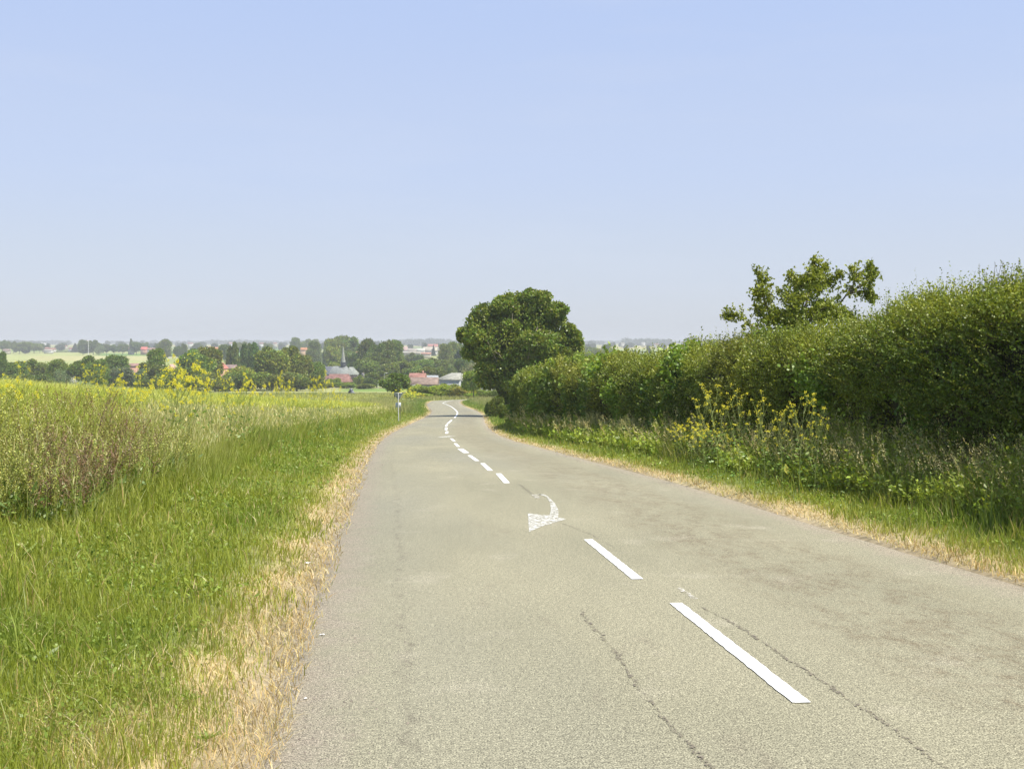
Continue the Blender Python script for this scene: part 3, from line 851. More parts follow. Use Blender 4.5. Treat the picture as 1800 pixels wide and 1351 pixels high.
def build_crop():
    """ripening rapeseed: tangled yellow-green pods"""
    B = Buf()
    for y0, y1, dens, nb, ws in [(13, 18, 42, 46, 1.0), (18, 25, 30, 40, 1.3), (25, 35, 20, 34, 1.8), (35, 50, 12, 28, 2.5), (50, 70, 7, 22, 3.6), (70, 100, 4, 16, 5.2), (100, 150, 1.9, 12, 7.5)]:
        X, Y, s = left_points(y0, y1, dens, lambda Y: Vw(Y) + 1.0 + 2.0*sstep(19, 32, Y))
        ok = Y > FRONT(X) + 0.8
        X, Y, s = X[ok], Y[ok], s[ok]; n = len(X)
        n2 = fbm(X/2.2, Y/3.1); n3 = fbm(X/8+5, Y/8)
        H = (0.92 + 0.26*n2)*(0.75 + 0.25*sstep(2.5, 6, s)) * (1 - 0.25*sstep(60, 120, Y))
        H *= 0.88 + 0.2*rng.random(n)
        z = ground_z(X, Y)
        t = 0.42 + 0.6*np.sqrt(rng.random((n, nb)))
        rad = 0.20*(0.5 + rng.random((n, nb)))*min(1.9, ws**0.5); an = rng.random((n, nb))*2*np.pi
        P = np.stack([X[:, None] + rad*np.cos(an), Y[:, None] + rad*np.sin(an), z[:, None] + H[:, None]*t - 0.08], -1).reshape(-1, 3)
        base = mixcol(mixcol((0.54,0.56,0.12), (0.38,0.44,0.075), sstep(0.45, 0.62, n2)), (0.58,0.60,0.20), sstep(0.45, 0.65, n3)*0.8)
        c = np.repeat(base, nb, axis=0)
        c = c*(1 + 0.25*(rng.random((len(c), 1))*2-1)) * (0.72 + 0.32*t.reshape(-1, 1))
        yl = rng.random(len(c)) < 0.015 + 0.04*sstep(0.5, 0.7, np.repeat(n3, nb)); c[yl] = (0.80, 0.72, 0.05)
        L = 0.10 + 0.11*rng.random(len(c))
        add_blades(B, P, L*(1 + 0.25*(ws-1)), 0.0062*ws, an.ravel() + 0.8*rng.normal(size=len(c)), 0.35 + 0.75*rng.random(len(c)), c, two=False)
        # stems
        k = 3
        ii = np.repeat(np.arange(n), k)
        PS = np.stack([X[ii] + 0.1*rng.normal(size=len(ii)), Y[ii] + 0.1*rng.normal(size=len(ii)), z[ii]], 1)
        add_blades(B, PS, H[ii]*(0.85+0.2*rng.random(len(ii))), 0.011*ws, rng.random(len(ii))*6.28, 0.16, vary((0.30,0.35,0.13), len(ii)), two=False)
    # thin cover on the descending field
    n = 26000
    Y = 110 + 255*rng.random(n)**0.8; X = Cx(np.minimum(Y, 250)) - 6 - 110*rng.random(n)
    ok = X > -0.46*Y - 3
    X, Y = X[ok], Y[ok]; n = len(X)
    c = mixcol((0.36,0.39,0.10), (0.44,0.43,0.17), fbm(X/20, Y/30)*1.3)
    add_blades(B, np.column_stack([X, Y, H0(X, Y)]), 0.35+0.35*rng.random(n), 0.22*Y/200, rng.random(n)*6.28, 0.3, c, two=False)
    tag(B.build('rapeseed_crop', M_GRASS), 'yellow-green ripening rapeseed field rising on the left', 'crop', kind='stuff')
build_crop()

def build_weeds():
    """rust-brown seeding dock and rank herbs in front of the crop"""
    B = Buf()
    n = 2400
    Y = 12.3 + 8.5*rng.random(n)**1.25; X = -3.6 - 6.5*rng.random(n)
    s = Cx(Y) - HALF - X
    n2 = fbm(X/1.1, Y/1.6)
    px = CX + FPX*X/Y
    ok = (Y > FRONT(X)-0.25) & (s > Vw(Y)-0.25) & (X > -0.46*Y-0.6) & (px < 320 + 50*rng.random(n))
    X, Y, s, n2, px = X[ok], Y[ok], s[ok], n2[ok], px[ok]; n = len(X)
    z = ground_z(X, Y)
    H = (0.62 + 0.55*rng.random(n))*(0.75+0.5*n2)*(0.65 + 0.35*sstep(0, 1.2, s - Vw(Y)))
    brown = rng.random(n) < (0.15 + 0.75*sstep(0.35, 0.5, n2))*sstep(30, 80, px)*sstep(300, 230, px)
    D = unit(np.column_stack([0.13*rng.normal(size=(n, 2)), np.ones(n)]))
    O = np.column_stack([X, Y, z])
    # stems with leaves below
    add_sprigs(B, O, D, H*0.7, 16, 0.055, vary((0.20,0.28,0.055), n, 0.3), 0.3, twig=(0.26,0.29,0.10), wfac=0.38, tw=0.005)
    # branched seed panicles
    for k in range(7):
        t = 0.45 + 0.09*k
        D2 = unit(D + np.column_stack([0.28*rng.normal(size=(n, 2)), np.zeros(n)]))
        c = np.where(brown[:, None], vary((0.29,0.195,0.115), n, 0.3), vary((0.42,0.44,0.12), n, 0.3))
        add_sprigs(B, O + D*(H*t)[:, None], D2, H*0.27, 16, 0.021, c, 0.35, twig=(0.24,0.19,0.09), wfac=0.7, tw=0.003)
    # big basal leaves at the front
    m = 700
    i = rng.integers(0, n, m)
    P = O[i] + np.column_stack([0.15*rng.normal(size=(m, 2)), 0.05+0.3*rng.random(m)])
    add_leaves(B, P, unit(np.column_stack([rng.normal(size=(m, 2)), 0.5+0.8*rng.random(m)])), 0.10+0.12*rng.random(m), 0.03+0.035*rng.random(m), vary((0.13,0.22,0.045), m, 0.3))
    # tangled grass among it
    m = 11000
    Y = 12.3 + 9*rng.random(m); X = -3.6 - 6.5*rng.random(m); s = Cx(Y)-HALF-X
    ok = (Y > FRONT(X)-0.4) & (s > Vw(Y)-0.3); X, Y = X[ok], Y[ok]; m = len(X)
    c = mixcol((0.23,0.31,0.05), (0.50,0.48,0.22), rng.random(m)**2)
    add_blades(B, np.column_stack([X, Y, ground_z(X, Y)]), 0.35+0.6*rng.random(m), 0.0065, rng.random(m)*6.28, 0.15+0.7*rng.random(m)**1.5, c, two=True)
    tag(B.build('dock_weeds', M_LEAF), 'rust-brown seeding weeds and rank herbs in front of the crop', 'weeds', kind='stuff')
build_weeds()

# ------------------------------------------------------------------ hedge on the right
HXf = hermite([6, 10, 14, 22, 38, 59, 75, 86, 90], [7.7, 7.35, 6.95, 6.0, 4.65, 2.5, 0.75, -0.15, -0.2])
HZt = hermite([6, 10, 14, 16, 18.3, 22, 27, 38, 59, 75, 84, 90], [1.15, 1.05, 0.95, 0.78, 0.52, 0.20, -0.02, -0.52, -1.22, -1.95, -2.45, -3.3])
HW = 2.5
def hedge_surface(Y, t, inset=0.0):
    """t 0..1 runs up the front face, over the rounded top and down the back; returns point and outward normal"""
    x0 = HXf(Y) + inset; x1 = x0 + HW - 2*inset
    zt = HZt(Y) - inset; zb = H0(HXf(Y)+0.6, Y) + 0.05
    hgt = zt - zb
    r = 0.85
    f = hgt - r; arc = r*np.pi/2; top = np.maximum(x1 - x0 - 2*r, 0.05)
    tot = 2*f + 2*arc + top
    L = t*tot
    P = np.empty(t.shape + (3,)); Nn = np.zeros(t.shape + (3,))
    P[..., 1] = Y
    m = L < f
    fr = np.clip(L/np.maximum(f, .01), 0, 1)
    x = x0 + 0.35*(1-fr)**2; z = zb + L; nx = -1 + 0*L; nz = 0.1 + 0*L
    a_ = np.clip((L - f)/r, 0, np.pi/2); m1 = (L >= f) & (L < f+arc)
    x = np.where(m1, x0 + r - r*np.cos(a_), x); z = np.where(m1, zb+f + r*np.sin(a_), z); nx = np.where(m1, -np.cos(a_), nx); nz = np.where(m1, np.sin(a_), nz)
    m2 = (L >= f+arc) & (L < f+arc+top)
    x = np.where(m2, x0 + r + (L-f-arc), x); z = np.where(m2, zt, z); nx = np.where(m2, 0, nx); nz = np.where(m2, 1, nz)
    b_ = np.clip((L-f-arc-top)/r, 0, np.pi/2); m3 = (L >= f+arc+top) & (L < f+2*arc+top)
    x = np.where(m3, x1 - r + r*np.sin(b_), x); z = np.where(m3, zb+f+r*np.cos(b_), z); nx = np.where(m3, np.sin(b_), nx); nz = np.where(m3, np.cos(b_), nz)
    m4 = L >= f+2*arc+top
    x = np.where(m4, x1, x); z = np.where(m4, np.maximum(zb, zb + f - (L-f-2*arc-top)), z); nx = np.where(m4, 1, nx); nz = np.where(m4, 0.1, nz)
    P[..., 0] = x; P[..., 2] = z; Nn[..., 0] = nx; Nn[..., 2] = nz
    lump = (fbm(Y/1.3 + 3, t*7 + 1, 3) - 0.5)*0.9 + (fbm(Y/4.2, t*2.5 + 7, 2) - 0.5)*0.55
    # round off the far end
    pinch = sstep(84, 89.5, Y)
    P[..., 0] = P[..., 0] + pinch*0.9*(x0 + HW/2 - P[..., 0])
    lump = lump * (1 - 0.5*pinch)
    P = P + unit(Nn)*lump[..., None]
    return P, unit(Nn)
def build_hedge():
    root = empty('hedge', (5.0, 45, float(H0(5.0, 45))))
    tag(root, 'long dense green hedge running down the right side of the road', 'hedge')
    B = Buf()
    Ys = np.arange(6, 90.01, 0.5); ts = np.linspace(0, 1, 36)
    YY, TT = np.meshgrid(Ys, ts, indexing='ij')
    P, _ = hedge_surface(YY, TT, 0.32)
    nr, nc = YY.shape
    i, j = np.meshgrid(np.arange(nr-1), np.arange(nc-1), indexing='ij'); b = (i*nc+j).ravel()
    B.add(P.reshape(-1, 3) - np.array(root.location), np.stack([b, b+1, b+nc+1, b+nc], 1), (0.035, 0.038, 0.018))  # solid inner core; the hedge's inner shade is painted in as near-black green
    core = B.build('shade_core', M_CORE_SHADE, root, smooth=True)
    B = Buf()
    off = np.array(root.location)
    for y0, y1, dens, leaf, nl in [(6, 12, 45, 0.05, 14), (12, 16, 270, 0.042, 16), (16, 20, 255, 0.042, 16), (20, 26, 200, 0.046, 15), (26, 34, 125, 0.054, 14), (34, 46, 82, 0.068, 13), (46, 62, 50, 0.088, 12), (62, 90, 32, 0.11, 12)]:
        n = int((y1-y0)*8.2*dens)
        Y = y0 + (y1-y0)*rng.random(n)
        t = rng.random(n)*0.74
        P, Nn = hedge_surface(Y, t)
        P = P - Nn*(0.02 + 0.28*rng.random(n))[:, None]
        up = np.zeros((n, 3)); up[:, 2] = 1
        top = np.clip(Nn[:, 2], 0, 1)
        hole = fbm(Y/0.75 + 90, t*22 + 5, 2)
        keep = rng.random(n) < 0.10 + 0.95*sstep(0.34, 0.50, hole + 0.22*top)
        Y, t, P, Nn, up, top = Y[keep], t[keep], P[keep], Nn[keep], up[keep], top[keep]; n = len(Y)
        D = unit(Nn*0.75 + up*(0.25 + 0.5*top[:, None]) + rng.normal(size=(n, 3))*0.42)
        L = (0.16 + 0.26*rng.random(n)**2)*(1 + 0.35*top)*(1 + 0.15*(leaf/0.045 - 1))
        sp = fbm(Y/2.4 + 50, t*5); sp2 = fbm(Y/6+8, t*3+2)
        c = mixcol((0.110,0.172,0.024), (0.265,0.315,0.042), sstep(0.35, 0.65, sp)*0.6 + 0.55*top)  # lit top and shaded face put into the leaf colour: paler upwards
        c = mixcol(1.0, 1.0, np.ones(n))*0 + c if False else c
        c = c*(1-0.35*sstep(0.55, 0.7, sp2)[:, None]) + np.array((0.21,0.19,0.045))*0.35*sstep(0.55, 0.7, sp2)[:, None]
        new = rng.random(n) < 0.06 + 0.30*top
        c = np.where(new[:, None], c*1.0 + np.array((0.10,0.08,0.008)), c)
        kindn = fbm(Y/2.6 + 12, t*4 + 77, 2)
        big = kindn > 0.60; sm = ~big
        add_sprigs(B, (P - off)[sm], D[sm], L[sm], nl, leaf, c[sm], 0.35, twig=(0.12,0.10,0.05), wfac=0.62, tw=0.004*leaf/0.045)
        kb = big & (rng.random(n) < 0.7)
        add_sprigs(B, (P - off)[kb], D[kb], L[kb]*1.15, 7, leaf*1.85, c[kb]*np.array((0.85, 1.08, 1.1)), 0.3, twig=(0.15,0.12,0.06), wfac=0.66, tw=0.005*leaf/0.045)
        # long arching shoots catching the light
        m = int(n*0.055); k = rng.integers(0, n, m)
        D2 = unit(Nn[k]*0.45 + up[k]*(0.55+0.6*top[k][:, None]) + rng.normal(size=(m, 3))*0.3)
        add_sprigs(B, P[k] - off, D2, 0.38+0.42*rng.random(m), 20, leaf*0.8, vary((0.27,0.32,0.06), m, 0.2), 0.2, twig=(0.16,0.13,0.06), wfac=0.6, tw=0.005)
    fol = B.build('foliage', M_LEAF, root)
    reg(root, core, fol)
build_hedge()

def build_bank():
    """rank growth at the hedge foot"""
    B = Buf()
    for y0, y1, dens in [(7, 12, 220), (12, 17, 330), (17, 24, 210), (24, 34, 110), (34, 50, 48), (50, 88, 20)]:
        ym = (y0+y1)/2; k = max(1, ym/14)
        n = int((y1-y0)*2.6*dens)
        Y = y0+(y1-y0)*rng.random(n)
        xe = Cx(Y)+HALF; xf = HXf(Y)+0.25
        lo = xe + 1.7 + 0.5*(fbm(Y/2.2, Y*0+2)-0.5)
        f = rng.random(n)
        X = lo + (np.maximum(xf - lo, 0.5))*f
        z = ground_z(X, Y)
        n2 = fbm(X/0.9+4, Y/1.5); n3 = fbm(X/2+30, Y/4)
        H = (0.30 + 0.55*f)*(0.45+1.1*n2)*(0.7+0.6*rng.random(n))
        c = mixcol(mixcol((0.31,0.38,0.05), (0.47,0.48,0.10), rng.random(n)), (0.66,0.57,0.28), (rng.random(n) < 0.22)*0.8)
        az = np.pi + 1.3*rng.normal(size=n)
        add_blades(B, np.column_stack([X, Y, z]), H, 0.0065*k, az, 0.1+0.6*rng.random(n)**1.3, c, two=ym < 30)
        # leafy herbs
        m = int(n*0.55); i = rng.integers(0, n, m)
        hb = n3[i] > 0.38
        i = i[hb]; m = len(i)
        D = unit(np.column_stack([-0.25+0.4*rng.normal(size=m), -0.1+0.4*rng.normal(size=m), np.ones(m)]))
        add_sprigs(B, np.column_stack([X, Y, z])[i], D, H[i]*0.9+0.06, 12, 0.055*k**0.8, vary((0.30,0.38,0.055), m, 0.3), 0.3, twig=(0.25,0.26,0.1), wfac=0.5, tw=0.004*k)
        # seed heads above
        m = int(n*0.09); i = rng.integers(0, n, m)
        D = unit(np.column_stack([-0.3+0.25*rng.normal(size=m), -0.15+0.25*rng.normal(size=m), np.ones(m)]))
        O = np.column_stack([X, Y, z])[i]; hh = H[i] + 0.2 + 0.3*rng.random(m)
        add_blades(B, O, hh, 0.005*k, np.pi+0.8*rng.normal(size=m), 0.3, vary((0.42,0.38,0.18), m), two=False)
        lean = 0.3
        add_sprigs(B, O + D*(hh*0.72)[:, None], D, 0.20+0.12*rng.random(m), 14, 0.022*k**0.8, vary((0.62,0.56,0.28), m, 0.2), 0.2, wfac=0.35)
    tag(B.build('bank_growth', M_LEAF), 'rank grasses and herbs at the foot of the hedge', 'undergrowth', kind='stuff')
build_bank()

# ------------------------------------------------------------------ yellow-flowering mustard plants
def make_mustard(seed, h=1.8, spread=0.55, nbr=9, flowers=9, leafy=1.0, dense=False):
    global rng
    keep = rng; rng = np.random.default_rng(seed)
    S, F_, L_ = Buf(), Buf(), Buf()
    sc = (0.34, 0.41, 0.14)
    bend = rng.normal(size=2)*0.06
    tz = np.linspace(0, 1, 8)
    main = np.column_stack([bend[0]*tz**2*h, bend[1]*tz**2*h, tz*h])
    S.tube(main, np.linspace(0.010, 0.003, 8), sc, 5)
    tips = [(main[-1], np.array([0, 0, 1.0]))]
    for k in range(nbr):
        t0 = 0.28 + 0.62*(k + rng.random())/nbr
        o = np.array([np.interp(t0, tz, main[:, i]) for i in range(3)])
        an = k*2.4 + rng.random(); sp_ = spread*(1.25 - t0)*(0.7+0.6*rng.random())
        ln = h*(0.20 + 0.42*(1-t0)) * (0.8+0.4*rng.random())
        tt_ = np.linspace(0, 1, 6)
        br = o + np.column_stack([np.cos(an)*sp_*tt_**0.8, np.sin(an)*sp_*tt_**0.8, ln*tt_**1.25])
        S.tube(br, np.linspace(0.006, 0.002, 6), sc, 4)
        tips.append((br[-1], unit(br[-1]-br[-2])))
        for q_ in range(2):
            j = 2 + q_*2; a2 = an + (1 if q_ else -1)*(0.7+0.4*rng.random())
            o2 = br[j]; l2 = ln*0.4*(0.6+0.6*rng.random())
            b2 = o2 + np.column_stack([np.cos(a2)*l2*0.5*tt_, np.sin(a2)*l2*0.5*tt_, l2*tt_**1.2])
            S.tube(b2, np.linspace(0.0035, 0.0018, 6), sc, 4)
            tips.append((b2[-1], unit(b2[-1]-b2[-2])))
    for p, d_ in tips:
        # flower head: small yellow petals round the tip and a few along the stalk
        m = int(flowers*(1.2 if dense else 0.8)*(0.6+0.8*rng.random())) + 3
        P = p + np.column_stack([rng.normal(size=(m, 2))*0.022, rng.normal(size=m)*0.02])
        for q_ in range(3):
            add_leaves(F_, P, unit(rng.normal(size=(m, 3)) + np.array([0, 0, 0.4])), 0.018, 0.016, vary((0.87, 0.80, 0.12), m, 0.1))
        # pods below
        k = 9; tpd = rng.random(k)
        add_leaves(L_, p - d_*(0.05+0.22*tpd)[:, None], unit(rng.normal(size=(k, 3))*0.8 + d_), 0.05, 0.006, vary((0.30, 0.36, 0.10), k))
    m = int(34*leafy)
    z = h*(0.06 + 0.55*rng.random(m)**1.3); an = rng.random(m)*6.28
    P = np.column_stack([np.cos(an)*0.03, np.sin(an)*0.03, z]) + np.column_stack([spread*0.4*rng.normal(size=(m, 2)), np.zeros(m)])*0.6
    add_leaves(L_, P, unit(np.column_stack([np.cos(an), np.sin(an), 0.25*rng.normal(size=m)])), 0.07+0.09*rng.random(m), 0.03+0.04*rng.random(m), vary((0.21,0.32,0.07), m, 0.25))
    root = empty('mustard_plant', (0, 0, -50))
    s_ = S.build('stem', M_LEAF, root); f_ = F_.build('blossom', M_PETAL, root); l_ = L_.build('leaves', M_LEAF, root)
    l_.name = 'foliage'
    reg(root, s_, f_, l_)
    rng = keep
    return root
protoM = [make_mustard(101, 1.8, 0.50, 8, 9), make_mustard(102, 1.7, 0.65, 10, 10), make_mustard(103, 1.75, 0.42, 7, 7, 0.8), make_mustard(104, 1.5, 0.75, 13, 14, 1.2, True)]
used = set()
def place(protos, kind, loc, scale, rz, label, group, cat=None, name=None):
    key = (id(protos), kind)
    src = protos[kind]
    if key not in used:
        o = src; used.add(key)
    else:
        o = copy_tree(src)
    o.location = loc; o.rotation_euler = (0, 0, rz)
    o.scale = scale if hasattr(scale, '__len__') else (scale,)*3
    tag(o, label, cat or src.get('category') or 'plant', group)
    return o
# px, top py, Y, kind, label ; left ones rise above the crop
GL = 'mustard plants standing above the crop'
mus = [
 (22, 645, 21, 1, 'yellow-flowered mustard plant at the far left above the crop'),
 (8, 668, 17, 3, 'low bushy mustard plant at the left end of the crop edge'),
 (162, 640, 24, 0, 'single tall mustard plant with a clear upright stem in front of the dark round tree'),
 (192, 652, 22, 1, 'mustard plant in front of the orange-roofed house'),
 (146, 664, 22, 2, 'short mustard plant left of the orange-roofed house'),
 (232, 642, 25, 0, 'tall thin mustard plant in front of the grey willow'),
 (216, 668, 24, 3, 'spreading low mustard plant in front of the grey willow'),
 (262, 668, 26, 1, 'mustard plant below the tall twin-topped tree'),
 (300, 634, 24, 1, 'left one of the tight clump of tall mustard plants'),
 (318, 640, 23, 3, 'bushiest plant in the middle of the tall mustard clump'),
 (336, 650, 24, 1, 'right one of the tight clump of tall mustard plants'),
 (352, 636, 26, 2, 'slender mustard plant just right of the tall clump'),
 (308, 660, 22, 3, 'low front plant of the tall mustard clump'),
 (372, 668, 25, 2, 'greenish mustard plant gone to seed right of the clump'),
 (408, 650, 27, 0, 'tall mustard plant in front of the dark hedge trees'),
 (430, 668, 28, 3, 'bushy mustard plant in front of the dark hedge trees'),
 (495, 664, 32, 3, 'mustard plant beside the thin pale pole'),
 (512, 672, 33, 1, 'small mustard plant right of the thin pale pole'),
 (548, 668, 42, 1, 'mustard plant left of the church roof'),
 (566, 662, 44, 3, 'bright bushy mustard plant in front of the church'),
 (592, 688, 44, 3, 'small yellow mustard plant in the crop below the church'),
]
for px, top, Y, kd, lb in mus:
    X = (px-CX)*Y/FPX; zt = -(top-HY)*Y/FPX; g = float(H0(X, Y))
    hh = [1.8, 1.7, 1.75, 1.5][kd] * 1.13
    place(protoM, kd, (X, Y, g), [(zt-g)/hh*(0.8 if Y < 30 else 0.5), (zt-g)/hh*(0.8 if Y < 30 else 0.5), (zt-g)/hh], rng.random()*6.28, lb, GL)
mur = [  # px, base py, top py
 (1262, 836, 676, 0, 'tallest mustard plant with thin stems against the hedge'),
 (1300, 838, 690, 2, 'thin leaning mustard plant right of the tallest one'),
 (1238, 826, 700, 2, 'mustard plant left of the tallest one against the hedge'),
 (1215, 812, 742, 3, 'bright yellow bushy mustard plant at the verge edge'),
 (1240, 818, 752, 3, 'second bright yellow bush of flowers at the verge edge'),
 (1196, 800, 748, 3, 'leftmost low yellow mustard plant at the verge edge'),
 (1275, 832, 752, 2, 'leafy mustard plant below the tallest one'),
 (1345, 850, 702, 2, 'slender mustard plant with a bent stem near the big leaves'),
 (1375, 850, 722, 2, 'mustard plant with big green leaves'),
 (1405, 852, 690, 0, 'upright mustard plant with one high flower'),
 (1432, 856, 716, 2, 'sparse mustard plant gone to seed at the right of the group'),
]
for px, base, top, kd, lb in mur:
    X, Y, g = ground_at(px, base); Y = Y*0.94
    X = (px-CX)*Y/FPX; zt = -(top-HY)*Y/FPX; g = float(H0(X, Y))
    hh = [1.8, 1.7, 1.75, 1.5][kd] * 1.13
    k = (zt-g)/hh
    place(protoM, kd, (X, Y, g), (max(k, 0.62), max(k, 0.62), k), rng.random()*6.28, lb, 'mustard plants in front of the hedge')
# yellow patch by the far bend
for px, top, Y, lb in [(714, 686, 175, 'far yellow flowering bush beside the road sign'), (722, 690, 180, 'right half of the far yellow flowering patch'), (733, 692, 190, 'fading yellow flowering bush near the far bend')]:
    X = (px-CX)*Y/FPX; g = float(H0(X, Y)); k = (-(top-HY)*Y/FPX-g)/1.6
    place(protoM, 3, (X, Y, g), (k*1.7, k*1.7, k), rng.random()*6, lb, 'yellow bushes by the far bend')

# ------------------------------------------------------------------ grass tussocks at the hedge foot
def make_tussock():
    B = Buf(); n = 420
    P = np.column_stack([0.14*rng.normal(size=(n, 2)), np.zeros(n)])
    az = np.arctan2(P[:, 1], P[:, 0])
    add_blades(B, P, 0.5+0.45*rng.random(n), 0.011, az, 0.1+0.55*rng.random(n), mixcol((0.22,0.31,0.06), (0.52,0.50,0.25), rng.random(n)), two=True)
    m = 90
    D = unit(np.column_stack([0.35*rng.normal(size=(m, 2)), np.ones(m)]))
    add_sprigs(B, D*0.62, D, 0.34, 18, 0.036, vary((0.55,0.54,0.27), m), 0.2, wfac=0.4)
    o = B.build('grass_tussock', M_GRASS)
    return o
protoT = [make_tussock()]
for i, (px, base, k, lb) in enumerate([(942, 752, 1.75, 'pale feathery grass tussock under the near end of the far hedge'), (925, 748, 1.3, 'smaller pale tussock left of the feathery one'), (1048, 772, 1.2, 'seeding grass tussock at the hedge foot'), (1108, 782, 1.0, 'low grass tussock at the hedge foot before the mustard'),
                            (1660, 862, 1.15, 'tall seeding tussock beside the right-hand weeds'), (1600, 850, 0.9, 'short seeding tussock right of the mustard group'), (1512, 845, 0.9, 'seeding tussock between mustard and tall weeds')]):
    X, Y, g = ground_at(px, base)
    place(protoT, 0, (X, Y, g), (k, k, k), i*1.3, lb, 'grass tussocks at the hedge foot', 'grass tussock')

# ------------------------------------------------------------------ trees
def crown_lobes(B, lobes, leaf, per_area, col, cvar=0.3, clump=0.22, droop=0.0, colvar=0.35, ax=None):
    """lobes: (x,y,z,rx,ry,rz). Leaves sit in many small clumps spread through the shell of each lobe."""
    for (x, y, z, rx, ry, rz) in lobes:
        area = 4*np.pi*((rx*ry+ry*rz+rx*rz)/3)
        cs = clump*(0.7*(rx+ry+rz)/3)
        nc = max(12, int(area/(cs*cs)*1.15))
        d_ = rand_dirs(nc)
        rr = (0.62 + 0.42*rng.random(nc))
        C = np.array([x, y, z]) + d_*np.array([rx, ry, rz])*rr[:, None]
        nl = max(5, int(per_area*area/nc))
        cc = np.asarray(col)*(1 + colvar*(rng.random((nc, 1))*2-1))
        cc[:, 0] *= 1 + 0.25*(rng.random(nc)*2-1)
        P = C[:, None] + rng.normal(size=(nc, nl, 3))*cs*0.5*np.array([1, 1, 0.7])
        if droop: P[..., 2] -= droop*rng.random((nc, nl))*rz
        A = unit(rng.normal(size=(nc, nl, 3)) + d_[:, None]*0.7 + np.array([0, 0, -droop*1.5]))
        c = cc[:, None]*(1 + cvar*(rng.random((nc, nl, 1))*2-1))
        s = (leaf*(0.6+0.8*rng.random((nc, nl)))).ravel()
        add_leaves(B, P.reshape(-1, 3), A.reshape(-1, 3), s, s*0.75, np.clip(c.reshape(-1, 3), 0.005, 0.9))

def make_tree(kind, seed, name='tree'):
    """unit tree: height 1, crown width 1"""
    global rng
    keep = rng; rng = np.random.default_rng(seed)
    B = Buf(); T = Buf()
    col = (0.180, 0.238, 0.040)
    leaf = 0.045; den = 900; dr = 0.0; clump = 0.34
    lobes = []
    if kind == 'round':
        lobes.append((0, 0, 0.52, 0.28, 0.28, 0.30))
        for k in range(17):
            an = rng.random()*6.28; ph = -0.5 + 1.45*rng.random()
            r_ = 0.10+0.09*rng.random(); q_ = 0.27+0.07*rng.random(); lobes.append((q_*math.cos(an)*math.cos(ph), q_*math.sin(an)*math.cos(ph), 0.56+0.31*math.sin(ph)*(0.85+0.3*rng.random()), r_*1.15, r_*1.15, r_*0.95))
    elif kind == 'tall':
        for k in range(9):
            z = 0.24 + 0.66*k/8; w = 0.34*math.sin(math.pi*(0.20+0.66*(k/8)))**0.6
            an = rng.random()*6.28; lobes.append((0.14*math.cos(an), 0.14*math.sin(an), z, w*0.85+0.06, w*0.85+0.06, 0.10))
            lobes.append((-0.14*math.cos(an), -0.14*math.sin(an), z-0.03, w*0.75+0.05, w*0.75+0.05, 0.10))
    elif kind == 'poplar':
        col = (0.14, 0.20, 0.045)
        for k in range(9):
            z = 0.14 + 0.80*k/8; w = 0.40*math.sin(math.pi*(0.22+0.68*(k/8)))**0.7
            lobes.append((0.06*rng.normal(), 0.06*rng.normal(), z, w, w, 0.085))
        leaf = 0.06; den = 420
    elif kind == 'willow':
        col = (0.27, 0.31, 0.14); dr = 0.55; leaf = 0.04; den = 900
        lobes.append((0, 0, 0.52, 0.34, 0.34, 0.36))
        for k in range(9):
            an = rng.random()*6.28; lobes.append((0.28*math.cos(an), 0.28*math.sin(an), 0.40+0.42*rng.random(), 0.19, 0.19, 0.17))
    elif kind == 'conifer':
        col = (0.06, 0.10, 0.035)
        for k in range(8):
            z = 0.1 + 0.82*k/7; w = 0.46*(1-k/7.6); lobes.append((0, 0, z, w, w, 0.08))
        leaf = 0.06; den = 420
    elif kind == 'bush':
        lobes.append((0, 0, 0.42, 0.36, 0.36, 0.40))
        for k in range(9):
            an = rng.random()*6.28; lobes.append((0.30*math.cos(an), 0.30*math.sin(an), 0.30+0.42*rng.random(), 0.2, 0.2, 0.22))
        leaf = 0.05; den = 800
    crown_lobes(B, lobes, leaf, den, col, clump=clump, droop=dr)
    th = 0.5
    T.tube([(0, 0, -0.03), (0.005, 0, 0.15), (0, 0.005, 0.35), (0.01, 0, 0.62)], [0.028, 0.02, 0.016, 0.006], (0.14, 0.115, 0.085), 7)
    for k in range(5):
        an = k*1.26+rng.random(); z0 = 0.25+0.06*k
        T.tube([(0, 0, z0), (0.12*math.cos(an), 0.12*math.sin(an), z0+0.12), (0.24*math.cos(an), 0.24*math.sin(an), z0+0.24)], [0.011, 0.007, 0.003], (0.14, 0.115, 0.085), 5)
    root = empty(name, (0, 0, -50))
    c_ = B.build('crown', M_LEAF, root); t_ = T.build('trunk', M_BARK, root)
    reg(root, c_, t_)
    rng = keep
    return root
KN = {'round': 'round_tree', 'tall': 'tall_tree', 'poplar': 'poplar_tree', 'willow': 'willow_tree', 'conifer': 'conifer_tree', 'bush': 'bush'}
kinds = {}
protoTr = {}
for i, k in enumerate(['round', 'round2', 'round3', 'tall', 'tall2', 'poplar', 'willow', 'conifer', 'bush', 'bush2']):
    b_ = k.rstrip('23')
    protoTr[k] = make_tree(b_, 200+i, KN[b_])
def recolour(o, tint):
    for ch in kids(o):
        if ch.name.startswith('crown'): ch.color = (tint[0], tint[1], tint[2], 1)
treecount = 0
